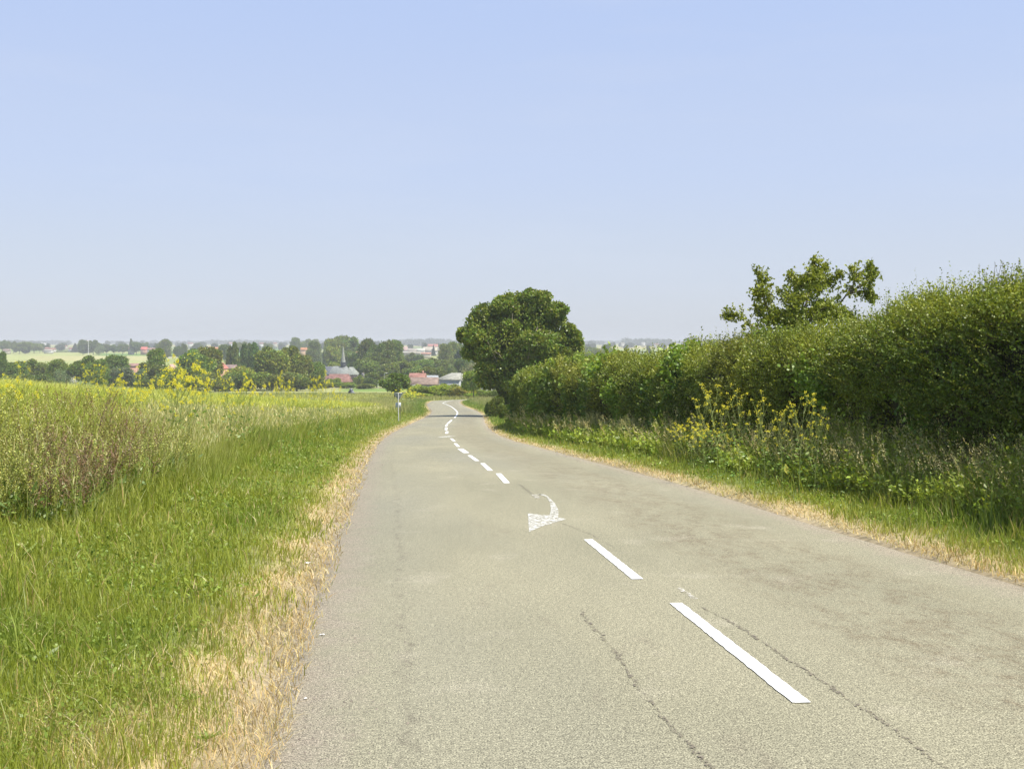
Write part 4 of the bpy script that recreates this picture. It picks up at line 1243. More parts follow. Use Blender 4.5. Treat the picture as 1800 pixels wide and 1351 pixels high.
def tree(px, top, wpx, Y, kind, label, tint=(1, 1, 1), group=None, cat=None, sink=0.0):
    global treecount
    X = (px-CX)*Y/FPX; g = float(H0(X, Y)) - sink; zt = -(top-HY)*Y/FPX
    w = wpx*Y/FPX*(1.28 if Y > 150 else 1.1)
    v = {'round': ['round', 'round2', 'round3'], 'tall': ['tall', 'tall2'], 'bush': ['bush', 'bush2']}.get(kind, [kind])
    k = v[treecount % len(v)]; treecount += 1
    o = place(protoTr, k, (X, Y, g), (w, w, max(zt-g, 0.5)*1.02), (treecount*2.4) % 6.28, label, group, cat or ('bush' if kind == 'bush' else 'tree'))
    j = 1 + 0.10*(rng.random(3)*2-1)
    recolour(o, np.array(tint)*j*(0.92+0.2*rng.random()))
    return o
OL, DK, GY, LT = (1.15,1.15,0.85), (0.84,0.92,0.78), (1.25,1.2,1.3), (1.6,1.45,1.1)
G1 = 'trees of the valley belt on the left'
for t_ in [
 (2, 621, 18, 430, 'tall', 'dark tree at the left end of the valley belt', DK), (26, 635, 42, 440, 'round', 'low broad tree next to the left end of the valley belt', DK),
 (46, 630, 42, 450, 'round', 'round olive tree with the highest crown left of the gap', OL), (62, 634, 34, 470, 'round', 'middle tree of the long belt on the far left', (1,1,1)),
 (80, 636, 36, 450, 'round', 'broad tree left of the light feathery one', OL), (101, 633, 34, 430, 'tall', 'feathery upright tree with a ragged top', OL),
 (116, 648, 34, 415, 'willow', 'grey-green willow left of the big dark round tree', (0.75,0.85,0.8)), (66, 654, 44, 400, 'bush', 'low thick bush under the long belt on the far left', DK), (30, 655, 44, 400, 'bush', 'low bush at the far left edge of the valley', DK),
 (150, 624, 46, 420, 'round', 'big dark round tree on the left', DK), (176, 633, 26, 430, 'tall', 'narrower tree joined to the big dark round tree', OL),
 (206, 626, 40, 470, 'tall', 'dark dome-shaped tree behind the orange-roofed house', DK), (222, 643, 44, 415, 'willow', 'silvery grey willow right of the orange-roofed house', (0.62,0.72,0.75)), (242, 646, 24, 412, 'willow', 'small silvery willow against the tall twin-topped tree', (0.6,0.7,0.72)),
 (264, 636, 52, 430, 'round', 'wide lower crown of the tree left of the flowering clump', (1,1,1)), (274, 615, 30, 440, 'tall', 'tall narrow tree above the wide crown on the left', OL), (296, 652, 40, 410, 'bush', 'bush behind the tall mustard clump', (1,1,1)), (262, 664, 40, 400, 'bush', 'dark bush below the twin-topped tree', DK),
 (345, 612, 52, 430, 'round', 'large tree left of the red-roofed farmhouse', OL), (366, 607, 46, 445, 'round', 'large high-crowned tree beside the red-roofed farmhouse', OL), (332, 640, 46, 410, 'bush', 'bushy growth below the large tree on the left', DK), (362, 652, 50, 400, 'bush', 'dark bush under the large high-crowned tree', (1,1,1)),
 (402, 612, 13, 540, 'poplar', 'leftmost poplar of the row', (1.1,1.1,1)), (415, 606, 15, 540, 'poplar', 'tallest poplar of the row', (1.1,1.1,1)), (428, 609, 16, 545, 'poplar', 'third poplar of the row', (0.9,1,1)), (440, 611, 13, 550, 'poplar', 'fourth poplar of the row', (1.1,1.1,1)), (450, 607, 17, 545, 'poplar', 'rightmost poplar of the row', (1,1.05,1)),
 (438, 602, 20, 720, 'round', 'dark round tree behind the poplar row', DK), (394, 604, 18, 1000, 'round', 'dark round tree standing alone in a far green field', DK),
 (478, 608, 52, 440, 'round', 'large bright green tree in the middle of the belt', OL), (505, 607, 50, 450, 'round', 'large square-topped tree right of the bright one', OL), (528, 622, 38, 450, 'round', 'tree sloping down to the right of the large pair', (1,1,1)), (550, 631, 34, 455, 'round', 'last tree of the belt left of the church', (1,1,1)),
 (418, 640, 50, 430, 'bush', 'yellowish green rounded bush in front of the poplars', LT), (404, 655, 44, 415, 'bush', 'rounded dark green shrub mass left of the middle', (1,1,1)), (448, 648, 56, 420, 'bush', 'rounded shrub mass under the large bright tree', OL), (487, 655, 50, 410, 'bush', 'dense shrub mass left of the thin pale pole', (1,1,1)), (522, 652, 52, 415, 'bush', 'dense shrub mass right of the thin pale pole', (1,1,1)), (550, 655, 34, 420, 'bush', 'shrub against the red church-side roof', DK), (384, 662, 40, 400, 'bush', 'shrub below the red-roofed farmhouse', (1,1,1)),
]: tree(*t_[:6], tint=t_[6], group=G1)
G2 = 'trees around the church and village'
for t_ in [
 (588, 593, 36, 900, 'round', 'left half of the big domed tree behind the spire', (1.15,1.15,1.1)), (612, 591, 40, 910, 'round', 'right half of the big domed tree behind the spire', (1.1,1.12,1.1)), (600, 592, 36, 930, 'tall', 'middle of the big domed tree group behind the spire', (1.1,1.12,1.1)),
 (587, 607, 28, 800, 'round', 'pale round tree just left of the spire', LT), (569, 612, 22, 820, 'willow', 'pale silvery tree left of the spire', (0.8,0.9,1)), (553, 601, 22, 950, 'tall', 'dark tree left of the silvery one behind the church', DK), (548, 612, 20, 940, 'round', 'low dark tree left of the silvery one', DK), (614, 614, 30, 820, 'round', 'tree just right of the spire', (1,1,1)),
 (594, 634, 26, 640, 'bush', 'bright olive bush above the church roof', LT), (626, 618, 26, 700, 'round', 'dark tree right of the spire top', DK),
 (645, 598, 32, 640, 'tall', 'tall tree with a rounded top right of the church', DK), (662, 603, 34, 620, 'round', 'broad dark tree in the village wood', (1,1,1)), (680, 601, 26, 630, 'tall', 'upright tree near the tall white mast', DK), (696, 600, 26, 640, 'tall', 'right-hand tree of the dark village wood', (1,1,1)), (672, 615, 40, 600, 'round', 'broad crown in the middle of the village wood', DK),
 (640, 628, 34, 580, 'round', 'tree directly right of the church choir', (1,1,1)), (632, 640, 22, 575, 'round', 'small tree touching the church choir roof', DK), (658, 634, 36, 570, 'round', 'tree behind the little gabled house', OL), (683, 638, 34, 560, 'round', 'tree behind the street lamp', (1,1,1)), (706, 632, 34, 570, 'round', 'tree right of the street lamp', OL),
 (630, 658, 14, 520, 'bush', 'shrub at the corner of the church', OL), (642, 662, 12, 505, 'bush', 'clipped shrub beside the little gabled house', LT), (662, 651, 34, 500, 'round', 'dark round tree left of the street lamp', DK), (684, 658, 22, 490, 'bush', 'bush behind the roadside round tree', (1,1,1)), (652, 662, 20, 485, 'bush', 'low dark bush in front of the little house', DK), (585, 663, 22, 500, 'bush', 'shrub in front of the red barn roof', OL), (610, 671, 34, 480, 'bush', 'low hedge shrubs right of the white car-sized wall', OL), (640, 673, 30, 470, 'bush', 'low bushes along the village edge', OL), (572, 674, 26, 480, 'bush', 'low bushes left of the white wall', OL),
 (722, 619, 24, 900, 'round', 'dark tree below the white mast', DK), (736, 622, 18, 880, 'round', 'dark tree in front of the white factory', DK), (762, 607, 7, 1500, 'conifer', 'narrow dark conifer beside the white factory', DK),
 (718, 634, 36, 600, 'round', 'tree behind the red-roofed farm', OL), (742, 630, 40, 620, 'round', 'broad green tree above the farm roofs', OL), (768, 628, 38, 640, 'round', 'tree above the grey barn roof', (1,1,1)), (790, 630, 36, 620, 'round', 'tree right of the broad green one', OL), (728, 645, 30, 520, 'round', 'low tree behind the red roof', (1,1,1)), (752, 643, 34, 500, 'round', 'low round tree between the farm roofs', OL), (775, 643, 28, 500, 'round', 'low tree behind the grey barn', (1,1,1)),
 (784, 606, 24, 760, 'tall', 'tall tree at the left of the right-hand wood', OL), (798, 603, 28, 780, 'tall', 'tallest tree of the right-hand wood', (1,1,1)), (814, 603, 30, 790, 'round', 'bluish tree next to the big roadside tree', DK), (806, 618, 30, 700, 'conifer', 'dark conifer below the right-hand wood', (1,1.1,1.2)), (830, 612, 30, 720, 'round', 'tree half behind the big roadside tree', (1,1,1)), (848, 622, 34, 600, 'round', 'tree hidden behind the big roadside tree', (1,1,1)),
 (797, 639, 18, 470, 'willow', 'pale willow with a pointed top above the barn', (0.9,0.95,0.8)), (820, 636, 32, 460, 'willow', 'broad pale willow above the barn', (0.9,0.95,0.8)), (846, 636, 30, 450, 'round', 'tree behind the white-walled house', (1,1,1)), (812, 628, 26, 560, 'round', 'tree behind the broad pale willow', DK),
]: tree(*t_[:6], tint=t_[6], group=G2)
G3 = 'bushes beyond the far bend'
for t_ in [
 (733, 674, 26, 300, 'bush', 'light bush in front of the red-roofed farm', LT), (751, 677, 30, 297, 'bush', 'dark green bush below the farm', (1,1,1)), (770, 674, 32, 294, 'bush', 'middle bush of the row below the barn', OL), (790, 673, 34, 296, 'bush', 'dense bush below the grey barn', (1,1,1)), (808, 677, 30, 293, 'bush', 'reddish brown bush in the row below the barn', (1.3,0.98,0.9)),
 (826, 684, 22, 298, 'bush', 'pale low bush right of the barn', LT), (856, 684, 28, 290, 'bush', 'low bush below the white-walled house', OL), (875, 683, 24, 285, 'bush', 'bush left of the big tree trunk', (1,1,1)),
 (722, 688, 18, 250, 'bush', 'small bush next to the yellow patch', LT), (744, 690, 26, 286, 'bush', 'low scrub left of the far bend', OL), (835, 690, 30, 290, 'bush', 'low scrub right of the far bend', OL)]: tree(*t_[:6], tint=np.array(t_[6])*1.45, group=G3)
for t_ in [
 (1012, 577, 50, 185, 'willow', 'pale willow showing behind the big roadside tree', (0.95,0.95,0.7)), (1000, 615, 60, 180, 'willow', 'lower part of the pale growth behind the big roadside tree', (0.85,0.9,0.65)),
 (1042, 609, 26, 1150, 'round', 'dark tree left of the white-roofed house', (1,1,1)), (1056, 612, 20, 1100, 'round', 'green tree beside the white-roofed house', OL), (1036, 616, 22, 1000, 'round', 'low tree left of the white-roofed house', GY), (1068, 606, 16, 1350, 'tall', 'taller dark tree behind the white-roofed house', DK),
 (1113, 615, 10, 1500, 'bush', 'lone round bush in the far right-hand field', (1,1,1)), (1196, 613, 13, 1500, 'bush', 'dark bush near the top of the hedge on the right', (1,1,1)),
]: tree(*t_[:6], tint=t_[6], group='trees beyond the hedge')
tree(694, 654, 44, 262, 'round', 'small round dark tree behind the road sign', (0.95,1.0,0.8), None)
tree(832, 650, 34, 282, 'round', 'small leafy tree in front of the white-walled house', (1.5,1.5,0.9), None)
# far hedgerow trees, left, with trunks showing
GF = 'hedgerow trees in the far fields'
for t_ in [
 (9, 597, 16, 1700, 'round', 'first big tree of the far field edge on the left', (1,1,1)), (24, 599, 12, 1750, 'round', 'second tree of the far field edge on the left', DK), (44, 600, 24, 1700, 'round', 'broad tree of the hazy clump on the left', GY), (60, 602, 22, 1750, 'round', 'right half of the hazy clump on the left', GY), (34, 603, 16, 1700, 'round', 'low tree of the hazy clump on the left', (1,1,1)), (70, 603, 14, 1800, 'round', 'last small tree of the hazy clump on the left', DK),
 (146, 598, 16, 1600, 'tall', 'left one of the twin trees beside the white mast', DK), (164, 597, 20, 1600, 'round', 'right one of the twin trees beside the white mast', DK), (174, 607, 15, 1580, 'willow', 'pale round tree in front of the twin trees', (0.7,0.8,0.7)), (187, 604, 12, 1600, 'round', 'tree right of the pale round one', DK), (201, 605, 14, 1600, 'round', 'dark tree in the middle of the far row', DK), (216, 604, 18, 1620, 'round', 'broad tree left of the little pink house', (1,1,1)), (132, 604, 12, 1900, 'conifer', 'pointed tree left of the twin trees', DK),
 (231, 597, 6, 1650, 'poplar', 'thin poplar above the far barns', DK), (240, 600, 20, 1620, 'round', 'dark tree left of the red barn', DK), (255, 601, 14, 1900, 'round', 'tree behind the red barn', DK),
 (290, 597, 22, 1250, 'tall', 'tall spreading tree on the far hedge line', DK), (282, 604, 16, 1260, 'round', 'left shoulder of the tall tree on the far hedge line', DK), (313, 607, 14, 1220, 'round', 'round tree on the far hedge line', DK), (322, 603, 12, 1210, 'round', 'slim-trunked tree at the end of the far hedge line', DK), (348, 602, 14, 1900, 'round', 'bluish tree behind the large left tree', DK),
 (520, 594, 17, 1450, 'tall', 'tall dark tree on the skyline left of the church', (1,1,1)), (540, 595, 18, 1700, 'round', 'left tree of the pair on the skyline above the church', GY), (553, 595, 14, 1750, 'round', 'right tree of the pair on the skyline above the church', GY), (470, 602, 16, 1700, 'round', 'hazy tree behind the large bright tree', GY), (425, 600, 22, 1500, 'round', 'hazy olive tree behind the poplar row', OL),
]: tree(*t_[:6], tint=t_[6], group=GF)

# single-mesh small skyline trees
def make_far(seed):
    global rng
    keep = rng; rng = np.random.default_rng(seed)
    B = Buf(); lobes = [(0, 0, 0.5, 0.36, 0.36, 0.42)]
    for k in range(6):
        an = rng.random()*6.28; lobes.append((0.26*math.cos(an), 0.26*math.sin(an), 0.3+0.5*rng.random(), 0.2, 0.2, 0.2))
    crown_lobes(B, lobes, 0.11, 130, (0.10, 0.145, 0.045), clump=0.45)
    rng = keep
    o = B.build('skyline_tree', M_LEAF); o.location = (0, 0, -50)
    return o
protoF = [make_far(s_) for s_ in (301, 302, 303)]
def far_tree(px, top, wpx, Y, lb, grp, hmin=5.0):
    X = (px-CX)*Y/FPX; g = float(H0(X, Y)); zt = -(top-HY)*Y/FPX; w = wpx*Y/FPX
    h = min(max(zt-g, hmin), 19)
    o = place(protoF, int(rng.integers(0, 3)), (X, Y, g-0.5), (w, w, h+0.5), rng.random()*6.28, lb, grp, 'tree')
    return o
rg = np.random.default_rng(77)
zones = [(0, 270, 'left of the twin trees and barns'), (270, 560, 'above the poplar row'), (560, 830, 'between the spire and the big roadside tree'), (1015, 1320, 'right of the big roadside tree')]
for z0, z1, zn in zones:
    for Yr, cnt, tlo, thi, nm in [(1900, 8, 603.5, 607, 'dark'), (2600, 10, 600.5, 604, 'hazy'), (3600, 12, 599, 602, 'pale hazy')]:
        for k in range(cnt):
            px = z0 + (z1-z0)*(k + rg.random())/cnt
            far_tree(px, tlo + (thi-tlo)*rg.random(), 6+11*rg.random(), Yr*(0.9+0.25*rg.random()),
                     '%s little tree in the %s row %s' % (nm, {1900: 'nearest', 2600: 'second', 3600: 'last'}[Yr], zn), 'plain trees %s %s' % (zn, nm))

def build_woods():
    """continuous far woods along the skyline"""
    B = Buf()
    for (p0, p1, Y, top, sz) in [(-60, 120, 5200, 599.0, 9), (25, 60, 4200, 598, 9), (190, 420, 5600, 599.5, 8), (380, 470, 4700, 598.2, 9), (420, 600, 6000, 599.3, 8), (690, 830, 4300, 597.0, 9), (720, 770, 3900, 596.2, 9),
                                 (1010, 1060, 4600, 599.0, 8), (1098, 1160, 4000, 595.5, 9), (1130, 1180, 3900, 597, 8), (1060, 1330, 6500, 599.8, 8), (1240, 1340, 5200, 597.8, 7), (1300, 1900, 5600, 599, 9), (560, 720, 5200, 599.5, 8), (1215, 1272, 3000, 600, 8)]:
        x = p0
        while x < p1:
            w = sz*(0.6+0.9*rng.random()); tp = top + 3.0*(rng.random()-0.35)
            X = (x-CX)*Y/FPX; g = float(H0(X, Y)); zt = -(tp-HY)*Y/FPX
            R_ = w*Y/FPX*0.6; hh = max(zt-g, 6)
            crown_lobes(B, [(X, Y + 30*rng.normal(), g+hh*0.5, R_, R_, hh*0.52)], 3.4, 0.28, (0.09, 0.13, 0.045), clump=0.5)
            x += w*0.55
    tag(B.build('distant_woodland', M_LEAF), 'hazy blue woods along the skyline', 'woodland', kind='stuff')
build_woods()

# hedge line in the far field, left; and low field hedges on the right
def hedgerow(px0, px1, py, hpx, label, Yv=None):
    B = Buf()
    Y = Yv or row_Y(py)
    x = px0
    X0 = (0.5*(px0+px1)-CX)*Y/FPX; g0 = float(H0(X0, Y))
    while x < px1:
        X = (x-CX)*Y/FPX; g = float(H0(X, Y)); h = hpx*Y/FPX*(0.8+0.4*rng.random())
        crown_lobes(B, [(X-X0, rng.normal()*0.5, g-g0+h*0.45, h*0.9, h*0.6, h*0.55)], h*0.45, 7/h, (0.07, 0.11, 0.03), clump=0.7)
        x += hpx*0.9
    o = B.build('field_hedge', M_LEAF); o.location = (X0, Y, g0)
    tag(o, label, 'hedge')
hedgerow(276, 330, 627, 2.2, 'low dark hedge under the far spreading trees')
hedgerow(80, 140, 619.3, 1.2, 'thin dark field hedge left of the twin trees')
hedgerow(1050, 1240, 619.6, 1.0, 'thin dark hedge line across the right-hand fields')
hedgerow(1090, 1135, 626, 1.6, 'short dark hedge beside the far white house')

# ------------------------------------------------------------------ the big roadside tree
def build_big_tree():
    Y = 128.0
    X0, _, _ = at(893, 0, Y); g = float(H0(X0, Y))
    root = empty('broadleaf_tree', (X0, Y, g))
    tag(root, 'big dense dark green roadside tree with pale bare limbs showing', 'tree')
    B = Buf(); T = Buf()
    L = [(905,545,42,0),(942,545,38,-1),(872,556,36,0),(846,578,36,-1),(832,592,26,0),(842,612,30,1),(980,582,32,0),(998,606,26,0),(965,612,42,-1),(925,595,50,-2),(885,600,46,-2),(990,628,28,0),(866,636,34,-1),(898,650,38,-2),(945,640,42,-1),(905,570,46,1),(955,575,42,1),(890,620,40,2),(975,645,30,1),(925,640,45,2),(880,668,24,0),(892,690,15,0),(860,560,22,0),(1004,590,14,0),(932,527,20,0),(895,534,20,0),(972,548,26,0),(1010,598,16,0),(822,588,18,0),(855,665,22,-1),(960,665,26,0)]
    lobes = []
    for px, py, r, dy in L:
        x, _, z = at(px, py, Y); R_ = r*Y/FPX
        lobes.append((x-X0, dy*1.1, z-g, R_, R_*1.05, R_*0.9))
    sub = []
    for (x, y, z, rx, ry, rz) in lobes:
        sub.append((x, y, z, rx*0.80, ry*0.80, rz*0.80))
        for d_ in rand_dirs(7):
            if rng.random() < 0.8:
                q_ = 0.30 + 0.22*rng.random()
                sub.append((x + d_[0]*rx*0.72, y + d_[1]*ry*0.72, z + d_[2]*rz*0.72, rx*q_, ry*q_, rz*q_*0.85))
    for sb in sub:
        t_ = 1 + 0.16*(rng.random()*2-1)
        crown_lobes(B, [sb], 0.24, 20, (0.200*t_, 0.262*t_, 0.036*t_), cvar=0.3, clump=0.34, colvar=0.25)
    # ivy-clad stem foot
    for k in range(7):
        crown_lobes(B, [(0.0+0.25*rng.normal(), 0.3*rng.normal(), 0.3+0.5*k, 0.75, 0.75, 0.5)], 0.16, 60, (0.10, 0.14, 0.03), clump=0.4)
    bark = (0.17, 0.14, 0.10)
    T.tube([(0, 0, -0.3), (0.05, 0, 1.5), (0.3, 0, 3.2), (0.8, 0, 5.0)], [0.45, 0.36, 0.30, 0.22], bark, 10)
    pale = (0.42, 0.36, 0.26)
    def P(px, py, dy): x, _, z = at(px, py, Y); return (x-X0, dy, z-g)
    for pts, r in [([(902,690,0),(915,660,-1.5),(931,630,-3.0),(942,600,-3.6),(950,578,-3.6)], 0.11), ([(931,630,-3.0),(945,610,-3.8),(957,590,-3.9)], 0.07), ([(926,640,-3.0),(930,615,-3.6),(938,590,-3.9),(944,574,-3.6)], 0.08),
                   ([(905,650,-2),(903,610,-3),(898,575,-3.4)], 0.07), ([(880,650,-2),(868,620,-3),(858,600,-3)], 0.06), ([(942,600,-3.6),(955,592,-4.0),(967,584,-3.8)], 0.05), ([(890,640,-2.5),(878,622,-3.4),(868,616,-3.4)], 0.05), ([(902,580,-3.0),(900,566,-3.4),(901,552,-3.4)], 0.05), ([(936,680,-1.5),(940,655,-3.2),(948,640,-3.6)], 0.06)]:
        T.tube([P(*p) for p in pts], np.linspace(r, r*0.35, len(pts)), pale, 6)
    c_ = B.build('crown', M_LEAF, root); t_ = T.build('trunk', M_BARK, root); reg(root, c_, t_)
    return root
build_big_tree()
for t_ in [(872, 694, 26, 118, 'bush', 'dark shrub at the foot of the big roadside tree', DK), (888, 706, 22, 104, 'bush', 'shrub between the hedge end and the big tree', (1,1,1)), (858, 704, 14, 128, 'bush', 'small shrub at the road edge below the big tree', OL)]:
    tree(*t_[:6], tint=t_[6], group='shrubs by the big roadside tree')

# ------------------------------------------------------------------ ragged small tree above the hedge
def build_hedge_tree():
    Y = 31.0
    X0 = (1398-CX)*Y/FPX; g = float(H0(X0, Y))
    root = empty('hawthorn_tree', (X0, Y, g))
    tag(root, 'ragged open-crowned small tree rising above the hedge', 'tree')
    B = Buf(); T = Buf(); bark = (0.12, 0.10, 0.07)
    def P(px, py, dy): x, _, z = at(px, py, Y); return np.array((x-X0, dy, z-g))
    T.tube([(0, 0, -0.2), (0.02, 0, 1.3), P(1398, 615, 0)], [0.12, 0.10, 0.08], bark, 8)
    limbs = [
     [(1398,615,0),(1350,588,-.3),(1318,575,-.4),(1288,556,-.5),(1264,556,-.6)],
     [(1398,615,0),(1365,560,.3),(1345,520,.3),(1345,492,.2),(1328,474,0)],
     [(1365,560,.3),(1348,535,.1),(1335,515,-.2),(1325,512,-.3)],
     [(1398,615,0),(1390,560,-.4),(1392,510,-.6),(1380,482,-.6)],
     [(1398,615,0),(1412,560,.4),(1425,505,.3),(1436,470,.2),(1434,456,.2)],
     [(1412,560,.4),(1440,510,.8),(1456,480,.8),(1464,464,.7)],
     [(1398,615,0),(1440,570,-.3),(1478,520,-.5),(1495,490,-.5),(1490,474,-.4)],
     [(1478,520,-.5),(1510,500,-.3),(1532,482,0),(1526,468,0)],
     [(1478,520,-.5),(1512,512,.1),(1532,516,.2),(1538,530,.2)],
     [(1440,570,-.3),(1478,556,.3),(1496,552,.3),(1503,568,.3)],
     [(1398,615,0),(1370,580,.8),(1352,545,.9),(1340,540,.9)],
     [(1398,615,0),(1430,575,.9),(1455,540,1.0),(1470,530,1.0)],
     [(1398,615,0),(1385,570,-1.0),(1375,535,-1.1),(1400,520,-1.0)],
     [(1350,588,-.3),(1335,595,-.2),(1315,602,0)],
     [(1425,505,.3),(1450,500,0),(1480,480,-.2)],
     [(1392,510,-.6),(1410,495,-.8),(1418,485,-.7)],
     [(1398,600,0),(1420,550,-1),(1440,545,-1.2),(1465,560,-1.0)],
     [(1398,600,0),(1375,560,-.6),(1352,555,-.8),(1342,562,-.8)],
    ]
    for li, pts in enumerate(limbs):
        A = np.array([P(*p) for p in pts])
        f = [hermite(np.arange(len(A)), A[:, k]) for k in range(3)]
        q_ = np.linspace(0, len(A)-1, 14)
        C = np.stack([f[k](q_) for k in range(3)], 1)
        T.tube(C, np.linspace(0.035, 0.006, 14), bark, 5)
        # side shoots with leaves; fuller in the middle of the crown
        n = 88
        tt_ = (0.28 + 0.72*rng.random(n))*(len(A)-1)
        O = np.stack([f[k](tt_) for k in range(3)], 1)
        thin = np.clip(1.15 - tt_/(len(A)-1), 0.15, 1)
        O = O + rng.normal(size=(n, 3))*0.17*thin[:, None]
        D = unit(rng.normal(size=(n, 3)) + np.array([0, 0, 0.25]))
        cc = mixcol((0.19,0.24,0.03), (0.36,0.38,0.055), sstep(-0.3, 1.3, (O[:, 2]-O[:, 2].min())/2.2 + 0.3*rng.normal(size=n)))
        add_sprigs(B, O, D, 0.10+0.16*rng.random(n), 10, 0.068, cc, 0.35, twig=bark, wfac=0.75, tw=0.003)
    for px, py, rx, rz, n in [(1405,550,48,32,700), (1375,578,46,20,480), (1445,560,38,26,380), (1425,510,34,24,170), (1385,515,24,18,90), (1350,600,40,14,300)]:
        k = Y/FPX; c0 = P(px, py, 0); d_ = rand_dirs(n)*(rng.random((n, 1))**0.5)
        q_ = fbm(d_[:, 0]*3 + px, d_[:, 2]*3 + py); O = c0 + d_*np.array([rx*k, 0.75, rz*k])
        ok = q_ > 0.50
        O = O[ok]; n = len(O)
        D = unit(rng.normal(size=(n, 3)) + np.array([0, 0, 0.3]))
        add_sprigs(B, O, D, 0.10+0.14*rng.random(n), 8, 0.068, vary((0.21,0.26,0.034), n, 0.3), 0.35, twig=bark, wfac=0.75, tw=0.003)
    c_ = B.build('crown', M_LEAF, root); t_ = T.build('trunk', M_BARK, root); reg(root, c_, t_)
build_hedge_tree()

def build_elder():
    Y = 19.6
    X0 = (1690-CX)*Y/FPX; g = float(H0(X0, Y))
    root = empty('elder_shrub', (X0, Y, g)); tag(root, 'broad-leaved shrub growing out of the hedge top on the right', 'shrub')
    B = Buf(); T = Buf()
    for k in range(46):
        px = 1628 + 125*rng.random(); tp = 512 + 40*abs(px-1690)/60*rng.random() + 34*rng.random()
        x, _, z = at(px, tp, Y); tip = np.array((x-X0, rng.normal()*0.35, z-g)); foot = np.array(((px-1690)/260*1.4, tip[1]*0.6, 1.6))
        mid = (tip+foot)/2 + np.array((0.08*rng.normal(), 0, 0.1))
        T.tube([foot, mid, tip], [0.012, 0.008, 0.004], (0.2, 0.2, 0.1), 5)
        m = 15; t0 = 0.45+0.55*rng.random(m)
        O = foot + (tip-foot)*t0[:, None]
        an = rng.random(m)*6.28
        A = unit(np.column_stack([np.cos(an), np.sin(an), 0.15+0.35*rng.normal(size=m)]))
        add_leaves(B, O, A, 0.10+0.07*rng.random(m), 0.035+0.02*rng.random(m), vary((0.17,0.26,0.05), m, 0.25))
    T.tube([(0, 0, -0.2), (0, 0, 1.7)], [0.06, 0.04], (0.16, 0.13, 0.09), 7)
    reg(root, B.build('foliage', M_LEAF, root), T.build('stems', M_BARK, root))
build_elder()
def build_shoots():
    """upright young shoots, far right"""
    for j, (pa, pb, tp0, Y, lb, cnt) in enumerate([(1742, 1815, 458, 17.8, 'cluster of tall thin upright shoots at the far right of the hedge', 52), (1540, 1640, 548, 21.6, 'loose light shoots between the small tree and the broad-leaved shrub', 60)]):
        X0 = ((pa+pb)/2-CX)*Y/FPX; g = float(H0(X0, Y))
        root = empty('hedge_shoots', (X0, Y, g)); tag(root, lb, 'shrub')
        B = Buf(); T = Buf()
        for k in range(cnt):
            px = pa + (pb-pa)*rng.random(); x, _, z = at(px, tp0 + 75*rng.random()**1.5, Y)
            tip = np.array((x-X0, 0.4*rng.normal(), z-g)); foot = tip + np.array((0.12*rng.normal(), 0.1*rng.normal(), -0.9))
            T.tube([foot, (foot+tip)/2, tip], [0.006, 0.004, 0.002], (0.18, 0.15, 0.08), 4)
            m = 26; t0 = rng.random(m); O = foot + (tip-foot)*t0[:, None]
            add_leaves(B, O, unit(rng.normal(size=(m, 3)) + np.array((0, 0, 0.8))), 0.028+0.02*rng.random(m), 0.018, vary((0.19,0.225,0.05), m, 0.3))
        T.tube([(0, 0, -0.2), (0, 0, 1.9)], [0.04, 0.03], (0.16, 0.13, 0.09), 6)
        reg(root, B.build('foliage', M_LEAF, root), T.build('stems', M_BARK, root))
build_shoots()

# ------------------------------------------------------------------ buildings
RED, PINK, ORNG, SLATE, LICH, WHITE, CREAM, BRICK, GREYW = (0.30,0.155,0.12), (0.25,0.185,0.15), (0.50,0.24,0.12), (0.13,0.14,0.155), (0.33,0.33,0.28), (0.60,0.59,0.56), (0.46,0.42,0.34), (0.45,0.27,0.2), (0.40,0.42,0.43)
def gable(B, x0, x1, y0, y1, z0, z1, c, hl=0.0, hr=0.0, along='x', over=0.25, th=0.18):
    """closed roof body with its ridge along x; hl / hr pull the ridge ends in (hips)"""
    x0 -= over; x1 += over; y0 -= over; y1 += over; ym = (y0+y1)/2
    V = [(x0,y0,z0),(x1,y0,z0),(x1,y1,z0),(x0,y1,z0),(x0,y0,z0+th),(x1,y0,z0+th),(x1,y1,z0+th),(x0,y1,z0+th),(x0+hl,ym,z1),(x1-hr,ym,z1)]
    if along == 'y':
        xm = (x0+x1)/2
        V[8] = (xm, y0+hl, z1); V[9] = (xm, y1-hr, z1)
        B.add(V, [(0,3,2,1)], c); B.add(V, [(0,1,5,4),(1,2,6,5),(2,3,7,6),(3,0,4,7),(4,8,9,7),(5,6,9,8)], c); B.add(V, [(4,5,8),(6,7,9)], c)
    else:
        B.add(V, [(0,3,2,1)], c); B.add(V, [(0,1,5,4),(1,2,6,5),(2,3,7,6),(3,0,4,7),(4,5,9,8),(7,8,9,6)], c); B.add(V, [(4,8,7),(5,6,9)], c)
